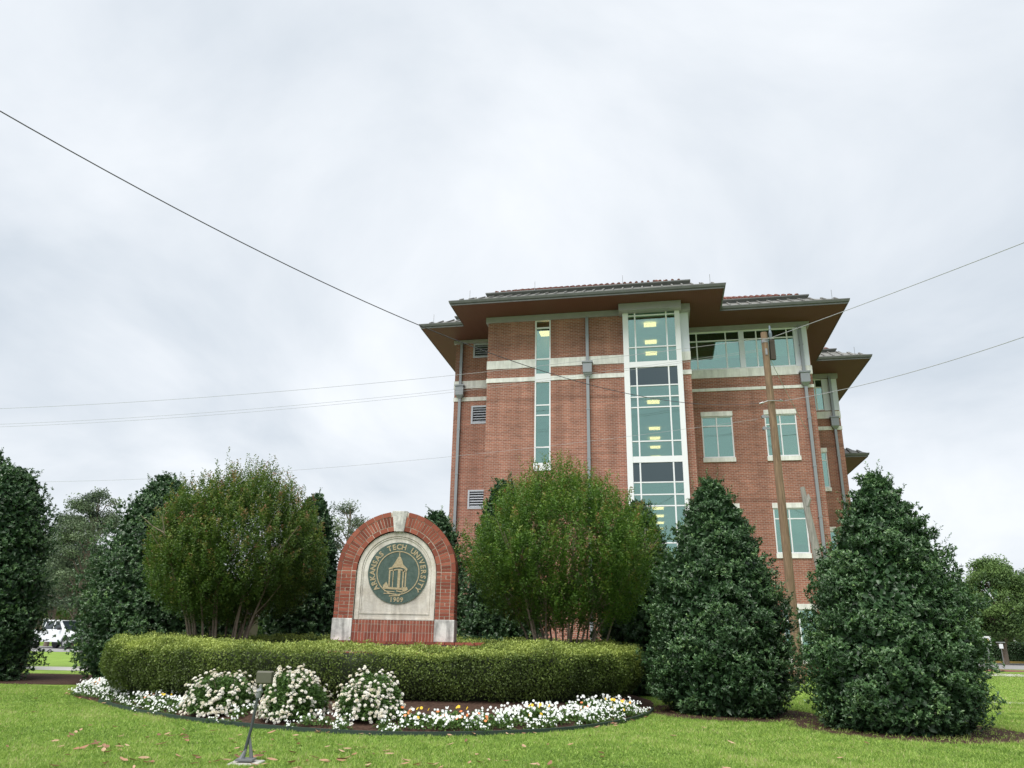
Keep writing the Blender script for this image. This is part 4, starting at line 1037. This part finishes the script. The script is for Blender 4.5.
while s < Ltot-1.4:
    p, nn_ = along(s)
    for off in (.09, .30, .55, .82):
        if off > .7 and (rs.random() < .45 and p.x > -6.5): continue
        if off > .4 and -2.0 < p.x < 1.3 and rs.random() < .25: continue
        q = p+nn_*(off+rs.uniform(-.07, .07)); q.x += rs.uniform(-.08, .08)
        if not in_poly(q.x, q.y, BED): continue
        if any((q.x-a)**2+(q.y-b_)**2 < c_*c_ for a, b_, c_ in ROSES): continue
        if off < .3 and p.x > -4.6 and p.x < -1.0 and rs.random() < .5: continue
        cnt += 1
        left = q.x < -4.6
        put(rs.choice(WP), q.x, q.y, 'white pansy plant left of the rose bushes in the flower bed' if left else 'white pansy plant right of the rose bushes in the flower bed', 'pansy',
            'white pansies left of the rose bushes' if left else 'white pansies right of the rose bushes', rs.uniform(.6, .8) if off < .2 else rs.uniform(.85, 1.2))
    s += .25
print('pansies', cnt)
for (x, y) in ((-1.3, 12.0), (-.75, 12.15), (.35, 12.6), (.5, 12.75), (1.75, 14.2), (2.0, 14.3), (-6.0, 14.15)):
    put(YP, x, y, 'yellow pansy among the white ones in the flower bed', 'pansy', 'yellow pansies', 1.2)
for (x, y) in ((-1.45, 12.0), (-.95, 11.95), (-.65, 12.0), (-.3, 12.0), (1.3, 13.6), (2.2, 14.8), (-8.7, 17.3), (-8.9, 17.6), (-6.4, 14.6)):
    put(OP, x, y, 'salmon orange pansy among the white ones in the flower bed', 'pansy', 'orange pansies', 1.1)

# dark green plastic edging
e = MB(); pts = [along(s_)[0] for s_ in np.linspace(4.0, Ltot-.5, 90)]
for q in range(len(pts)-1):
    a, b_ = pts[q], pts[q+1]; d = (b_-a).normalized(); nn_ = Vector((-d.y, d.x))*.02
    e.add([(*(a-nn_), -.02), (*(b_-nn_), -.02), (*(b_-nn_), .065), (*(a-nn_), .065), (*(a+nn_), -.02), (*(b_+nn_), -.02), (*(b_+nn_), .065), (*(a+nn_), .065)], [(0, 1, 2, 3), (3, 2, 6, 7), (7, 6, 5, 4)])
tag(e.build('lawn_edging', mat('edging_plastic', (.02, .04, .03), .6), fix=False), 'dark green plastic edging curving along the front of the flower bed', 'edging')

# ------------------------------------------------------------------ floodlight on its post
Fx, Fy = -2.78, 8.95
FL = empty('floodlight', (Fx, Fy, 0), 0, 'grey box floodlight on a thin leaning post in front of the flowers', 'floodlight')
GM = mat('grey_cast_metal', (.20, .21, .22), .5, metal=.4); BZ = mat('bronze_housing', (.10, .10, .075), .5, metal=.2)
b = MB(); b.box(-.15, .17, -.15, .15, -.02, .022); b.build('concrete_pad', mat('pad_concrete', (.33, .32, .29), .9, noise=(12, (.45, .44, .40), .3, .7)), FL, bevel=.01)
b = MB(); b.box(-.09, .09, -.08, .08, .036, .055); b.tube([(-.045, 0, .05), (-.01, 0, .15)], [.03, .014], 8); b.tube([(.05, .03, .05), (.01, .01, .26)], [.022, .014], 8); b.build('base_plate', GM, FL)
b = MB(); b.tube([(-.035, 0, .05), (.02, 0, .35), (.055, 0, .70)], .016, 10); b.build('post', mat('post_dark', (.07, .08, .09), .5, metal=.4), FL)
b = MB(); b.tube([(.055, 0, .66), (.065, 0, .74)], .028, 10); b.tube([(.065, 0, .73), (.08, 0, .79)], .018, 8); b.tube([(.04, 0, .72), (.09, 0, .735)], .03, 8); b.build('swivel_joint', GM, FL)
b = MB(); b.prism([(-.005, .80), (.165, .805), (.165, .922), (-.005, .922)], .035, .08); b.box(-.014, .174, .08, .095, .792, .930); b.build('lamp_housing', BZ, FL, bevel=.008)

# ------------------------------------------------------------------ grass blades
def grass(name, n, xr, yr, label, hgt=(.025, .055), power=1.0, seed=90, wide=1.0):
    g = np.random.default_rng(seed)
    Y = yr[0]+(yr[1]-yr[0])*g.random(n)**power
    lo = np.maximum(xr[0], -.76*Y-.5); hi = np.minimum(xr[1], .80*Y+.5); X = lo+(hi-lo)*g.random(n)
    ok = ~in_poly_np(X, Y, [(p.x, p.y) for p in bedc])
    for cx, cy, r_ in ((6.6, 13.5, 1.75), (4.3, 15.9, 1.65)): ok &= ((X-cx)**2+(Y-cy)**2 > r_*r_) | (g.random(n) < .1)
    ok &= ~((X < -9.3) & (Y > 19.8+.15*np.sin(X*3)) & (Y < 25.5)); ok &= ~((np.abs(X-Fx) < .19) & (np.abs(Y-Fy) < .19))
    X, Y = X[ok], Y[ok]; n = len(X); P = np.stack([X, Y, np.zeros(n)], 1)
    cl = wobble(P, .25, 91)*.6+wobble(P, 1.3, 92)*.6+wobble(P, 3.2, 93)*.35
    K = 3; P = np.repeat(P, K, 0)+g.normal(size=(n*K, 3))*np.array([.012, .012, 0]); m = n*K; clr = np.repeat(cl, K)
    A = unit(g.normal(size=(m, 3))*np.array([.75, .75, .0])+np.array([0, 0, 1.0])); H_ = g.uniform(*hgt, m)*(1+.25*clr)
    S_ = unit(np.cross(A, g.normal(size=(m, 3))))*(g.uniform(.003, .006, m)*wide)[:, None]
    v = np.empty((m, 3, 3), np.float32); v[:, 0] = P-S_; v[:, 1] = P+S_; v[:, 2] = P+A*H_[:, None]
    tint = np.clip(.5+.18*clr+g.normal(size=m)*.22+(g.random(m) < .04)*.4, 0, 1)
    o = mesh_np(name, v.reshape(-1, 3), np.arange(m*3).reshape(-1, 3), GRASSL, None, np.repeat(tint, 3)); tag(o, label, 'grass', kind='stuff'); return o
grass('lawn_grass', 230000, (-16, 16), (8.2, 20.5), 'short green mown grass covering the front lawn', power=1.25, wide=1.3)
grass('far_lawn_grass', 30000, (3, 26), (18, 40), 'mown grass between the paths right of the big holly', seed=95, wide=2.5)

# ------------------------------------------------------------------ fallen leaves
def dead_leaf(seed):
    g = np.random.default_rng(seed); n = 7; vs = []; L, W_ = .13, .055; cu = g.uniform(.1, .35); tw_ = g.uniform(-.4, .4)
    for i in range(n):
        t = i/(n-1); wv = W_*.5*math.sin(math.pi*min(max(t, .03), .985))**.8
        for s_ in (-1, 0, 1):
            vs.append(((t-.5)*L, s_*wv, .012+cu*.10*((t-.5)**2*2)+abs(s_)*wv*(.35+tw_*(t-.5))))
    fs = []
    for i in range(n-1):
        for j in (0, 1): fs.append((i*3+j, i*3+j+1, i*3+j+4, i*3+j+3))
    b = MB(); b.add(vs, fs); me = bpy.data.meshes.new('fallen_leaf'); me.from_pydata(b.v, [], b.f)
    at = me.attributes.new('tint', 'FLOAT', 'POINT'); at.data.foreach_set('value', np.full(len(b.v), g.random(), dtype=np.float32)); me.shade_smooth()
    me.materials.append(DEAD); return me
LM = [dead_leaf(200+i) for i in range(10)]
rs = random.Random(9); k = 0
def put_leaf(x, y, z=0.02):
    o = bpy.data.objects.new('fallen_leaf', rs.choice(LM)); COL.objects.link(o); o.location = (x, y, z+rs.uniform(0, .015)); o.rotation_euler = (rs.uniform(-.4, .4), rs.uniform(-.3, .3), rs.uniform(0, 6.28))
    s = rs.uniform(.5, 1.0); o.scale = (s, s*rs.uniform(.8, 1.2), s)
    tag(o, 'curled tan magnolia leaf fallen on the front lawn', 'leaf', 'fallen leaves on the lawn')
drift = [(rs.uniform(-5, -.5), rs.uniform(8.6, 11.2)) for _ in range(9)]+[(-2.5, 9.0), (-3.1, 8.9)]
while k < 190:
    y = 8.3+rs.random()**1.6*8; x = rs.uniform(-.68*y, .0*y+.5) if rs.random() < .85 else rs.uniform(0, .5*y)
    if in_poly(x, y, [(p.x, p.y) for p in bedc]): continue
    if rs.random() < .4:
        dx_, dy_ = rs.choice(drift); x, y = dx_+rs.gauss(0, .28), dy_+rs.gauss(0, .2)
        if in_poly(x, y, [(p.x, p.y) for p in bedc]): continue
    put_leaf(x, y); k += 1
for i in range(26):
    s_ = rs.uniform(.5, Ltot-1); p, nn_ = along(s_); q = p-nn_*rs.uniform(.03, .2); put_leaf(q.x, q.y)

# ------------------------------------------------------------------ far trees
def far_tree(name, x, y, h, r, label, seed, m, trunk_h=.3, trunk_r=.2, clumps=60, per=260, group='background trees', cr=.9, ls=.22, sq=1.0):
    g = np.random.default_rng(seed); T = empty(name, (x, y, 0), 0, label, 'tree', group)
    rr_ = random.Random(seed); b = MB(); b.tube([(0, 0, 0), (rr_.uniform(-.2, .2), 0, h*.4), (rr_.uniform(-.3, .3), 0, h*.85)], [trunk_r, trunk_r*.7, trunk_r*.2], 8)
    cz = h*(1+trunk_h)/2; av = h*(1-trunk_h)/2; C = []
    for i in range(clumps):
        d = unit(g.normal(size=3)); q = d*g.uniform(.45, 1)**.5; tz = (q[2]+1)/2
        ww = 1-.45*tz*sq
        c = np.array([q[0]*r*ww, q[1]*r*ww, cz+q[2]*av*.93]); C.append(c)
        if i % 2 == 0: b.tube([(0, 0, max(h*trunk_h*.8, c[2]-r*.55)), (c[0]*.5, c[1]*.5, c[2]-.25), tuple(c)], [trunk_r*.32, trunk_r*.2, .03], 5, caps=False)
    b.build('trunk', BARK, T, fix=False)
    C = np.array(C); n = clumps*per; cc = np.repeat(C, per, 0); sz = np.repeat(g.uniform(.6, 1.2, clumps)*cr, per)
    U_ = unit(g.normal(size=(n, 3))); P = cc+U_*(g.random(n)**.5*sz)[:, None]*np.array([1.15, 1.15, .65])
    tint = np.clip(np.repeat(g.normal(.45, .2, clumps), per)+g.normal(size=n)*.15, 0, 1)
    leaves('crown', P, unit(g.normal(size=(n, 3))), U_*.5+np.array([0, 0, .6])+g.normal(size=(n, 3))*.5, g.uniform(.6, 1.2, n)*ls, g.uniform(.35, .6, n)*ls, tint, m, T)
    return T
far_tree('shade_tree', -30.6, 56, 11.8, 3.1, 'thin pale green tree in the gap between the left hollies', 301, FARP, .12, .24, 95, 240, cr=.85, ls=.19)
far_tree('shade_tree', -34.6, 60, 11.0, 3.0, 'lower grey-green tree beside the holly at the left edge', 302, FARP, .2, .2, 55, 260, cr=.9, ls=.2)
far_tree('shade_tree', -27.4, 62, 9.5, 2.8, 'low airy tree beyond the wide left holly', 303, FARP, .2, .2, 50, 260, cr=.9, ls=.2)
far_tree('pine_tree', -10.5, 50, 9.8, 1.75, 'airy open-branched pine above the left shoulder of the brick sign', 304, FARP, .55, .17, 26, 170, cr=.62, ls=.16)
far_tree('shade_tree', -38.5, 70, 8.5, 4.5, 'dark low tree behind the gap between the left hollies', 305, FAR, .12, .3, 60, 240, cr=1.3, ls=.3)
far_tree('shade_tree', -30.5, 72, 7.0, 4.5, 'dark spreading tree behind the white pickup', 306, FAR, .25, .35, 60, 240, cr=1.3, ls=.3)
far_tree('shade_tree', 35.6, 57, 7.6, 2.9, 'bright green rounded tree right of the largest holly', 307, FAR, .14, .2, 130, 260, cr=.8, ls=.2)
far_tree('shade_tree', 40.6, 59, 7.0, 3.1, 'green tree cut by the right edge of the photo', 308, FAR, .14, .2, 130, 260, cr=.85, ls=.2)
far_tree('shade_tree', 32.0, 62, 5.9, 2.7, 'darker green tree between the largest holly and the rounded tree', 309, FAR, .14, .2, 110, 260, cr=.85, ls=.2)
far_tree('shade_tree', 38.0, 66, 6.4, 3.2, 'dark green tree standing behind the two trees at right', 310, FAR, .14, .2, 110, 260, cr=.95, ls=.25)

# far treeline: one mass along the horizon
g = np.random.default_rng(400); n = 60000; xs = np.concatenate([g.uniform(-170, -8, n//2), g.uniform(30, 170, n//2)]); hh = 4.2+wobble(np.stack([xs, xs*0, xs*0], 1), .05, 401)*.7+wobble(np.stack([xs, xs*0, xs*0], 1), .15, 402)*.5
P = np.stack([xs, 110+g.uniform(-5, 5, n), g.random(n)**.7*hh], 1)
tag(leaves('treeline', P, unit(g.normal(size=(n, 3))), g.normal(size=(n, 3))+np.array([0, -.5, .5]), g.uniform(.5, 1.1, n), g.uniform(.4, .7, n), np.clip(g.normal(.35, .2, n), 0, 1), FAR), 'distant band of dark green woods along the horizon', 'woods', kind='stuff')

# ------------------------------------------------------------------ low house behind the trees at left, brick house at right
def house(name, x, y, w_, d_, h_, label, wm, rot=0.0):
    T = empty(name, (x, y, 0), rot, label, 'house')
    b = MB(); b.box(-w_/2, w_/2, 0, d_, 0, h_); b.build('wall', wm, T)
    r_ = MB(); o_ = .5; v = [(-w_/2-o_, -o_, h_), (w_/2+o_, -o_, h_), (w_/2+o_, d_+o_, h_), (-w_/2-o_, d_+o_, h_), (-w_/2+2, d_/2, h_+1.5), (w_/2-2, d_/2, h_+1.5)]
    r_.add(v, [(0, 1, 5, 4), (1, 2, 5), (2, 3, 4, 5), (3, 0, 4), (3, 2, 1, 0)]); r_.build('roof', mat('brown_shingle', (.07, .055, .045), .9), T)
    k = int(w_/3)
    for i in range(k):
        xx = -w_/2+(i+.5)*w_/k; f = MB(); f.box(xx-.55, xx+.55, -.05, -.002, .9, 2.2); o = f.build('window', WHITE, T); p = MB(); p.box(xx-.48, xx+.48, -.06, -.051, .97, 2.13); p.build('pane', GLASSD, o)
    return T
house('low_house', -38, 80, 20, 9, 2.9, 'low dark house under the trees in the left gap', mat('brown_siding', (.10, .075, .055), .9))
Hs = house('brick_house', 60, 98, 16, 9, 2.8, 'low brick house with white porch posts under the trees at right', brick_mat('house_brick', (.13, .06, .045), (.10, .05, .035), (.2, .16, .14)))
for xx in (-6, -2, 2, 6):
    b = MB(); b.box(xx-.12, xx+.12, -1.3, -1.06, 0, 2.8); b.build('porch_post', WHITE, Hs)
# clipped hedge by the far road
def far_hedge(x0, x1, y, h, label, seed):
    T = empty('far_hedge', ((x0+x1)/2, y, 0), 0, label, 'hedge'); g = np.random.default_rng(seed); n = 9000; w_ = (x1-x0)/2
    b = MB(); b.box(-w_+.1, w_-.1, -.4, .4, 0, h-.1); b.build('inner_mass', HCORE, T)
    X = g.uniform(-w_, w_, n); top = g.random(n) < .35; Y = np.where(top, g.uniform(-.5, .5, n), -.5+g.normal(size=n)*.04); Z = np.where(top, h+g.normal(size=n)*.04, g.random(n)*h)
    leaves('foliage', np.stack([X, Y, Z], 1), unit(g.normal(size=(n, 3))), np.array([0, -.6, .6])+g.normal(size=(n, 3))*.4, g.uniform(.08, .16, n), g.uniform(.05, .09, n), np.clip(g.normal(.25, .15, n), 0, 1), HOLLY, T)
far_hedge(33.0, 44.0, 64, 1.5, 'low dark clipped hedge beyond the far road at right', 501)
# road sign on a post
SP = empty('street_sign', (32.3, 52, 0), 0, 'small white road sign on a thin grey post near the far kerb', 'sign')
b = MB(); b.tube([(0, 0, 0), (0, 0, 1.5)], .022, 7); b.build('post', STEEL, SP)
b = MB(); b.box(-.13, .13, -.04, -.03, 1.12, 1.4); b.build('sign_plate', WHITE, SP); b = MB(); b.box(-.30, .30, -.03, -.02, 1.47, 1.53); b.build('name_blade', STEEL, SP)
SP = empty('notice_board', (30.2, 50, 0), 0, 'white and yellow notice board half hidden by the largest holly', 'sign')
b = MB(); b.box(-.05, .05, -.03, .03, 0, 1.5); b.build('post', STEEL, SP); b = MB(); b.box(-.28, .28, -.06, -.035, 1.3, 1.85); b.build('board', WHITE, SP); b = MB(); b.box(-.22, .1, -.075, -.062, 1.4, 1.7); b.build('yellow_panel', mat('yellow_panel', (.6, .45, .12), .6), SP)

# ------------------------------------------------------------------ white pickup between the left hollies
def pickup(x, y, rot, label):
    T = empty('pickup_truck', (x, y, 0), rot, label, 'pickup truck')
    wp = mat('truck_white', (.75, .78, .82), .3); dk = mat('truck_black', (.02, .02, .025), .5); gl = mat('truck_glass', (.03, .04, .05), .1); ch = mat('truck_chrome', (.5, .5, .52), .25, metal=.8)
    body = MB(); hw = .93
    def arch(cx, r=.44, n=8): return [(cx+r*math.cos(math.pi*(1-i/n)), .42+r*math.sin(math.pi*(1-i/n))) for i in range(n+1)]
    prof = [(-2.75, .45)]+arch(-1.75)+arch(1.75)+[(2.7, .45), (2.78, .75), (2.72, 1.05), (1.5, 1.18), (-.95, 1.2), (-2.75, 1.2)]
    body.prism(prof, -hw, hw); body.build('body', wp, T, bevel=.03)
    cabp = [(1.45, 1.15), (.65, 1.83), (-.85, 1.86), (-1.0, 1.15)]
    cab = MB(); vs = []
    for yy, k in ((-1, 0), (1, 0)):
        for px2, pz in cabp: vs.append((px2, yy*(hw-.04 if pz < 1.5 else hw-.17), pz))
    cab.add(vs, [(0, 1, 2, 3), (7, 6, 5, 4), (0, 4, 5, 1), (1, 5, 6, 2), (2, 6, 7, 3), (3, 7, 4, 0)]); cab.build('cab', wp, T, bevel=.03)
    for sgn in (-1, 1):
        def gw(name, pts):
            g_ = MB(); g_.add([(a, sgn*(hw-.04-.13*(z-1.15)/.70+.012), z) for a, z in pts]+[(a, sgn*(hw-.04-.13*(z-1.15)/.70-.02), z) for a, z in pts], [(0, 1, 2, 3), (7, 6, 5, 4)]); g_.build(name, gl, T)
        gw('side_window', [(1.18, 1.24), (.62, 1.74), (.22, 1.76), (.22, 1.24)]); gw('side_window', [(.10, 1.24), (.10, 1.76), (-.75, 1.77), (-.85, 1.24)])
        m_ = MB(); m_.box(1.0, 1.15, sgn*(hw+.12)-.08, sgn*(hw+.12)+.08, 1.2, 1.36); m_.build('wing_mirror', dk, T)
        h_ = MB(); h_.box(2.70, 2.79, sgn*.72-.16, sgn*.72+.16, .82, 1.0); h_.build('headlight', ch, T)
        for cx in (-1.75, 1.75):
            wl = MB(); wl.tube([(cx, sgn*.90, .38), (cx, sgn*.66, .38)], .38, 20); o = wl.build('wheel', dk, T); r_ = MB(); r_.tube([(cx, sgn*.915, .38), (cx, sgn*.89, .38)], .22, 14); r_.build('rim', ch, o)
    b = MB(); b.box(2.74, 2.86, -.9, .9, .45, .66); b.build('bumper', ch, T); b = MB(); b.box(2.745, 2.80, -.5, .5, .75, 1.0); b.build('grille', dk, T)
    w_ = MB(); w_.add([(1.40, -.74, 1.22), (1.40, .74, 1.22), (.71, .70, 1.80), (.71, -.70, 1.80), (1.36, -.74, 1.19), (1.36, .74, 1.19), (.67, .70, 1.77), (.67, -.70, 1.77)], [(0, 1, 2, 3), (7, 6, 5, 4)]); w_.build('windscreen', gl, T)
    return T
pickup(-30.7, 55.0, R(-28), 'white pickup truck parked beyond the gap between the left hollies')
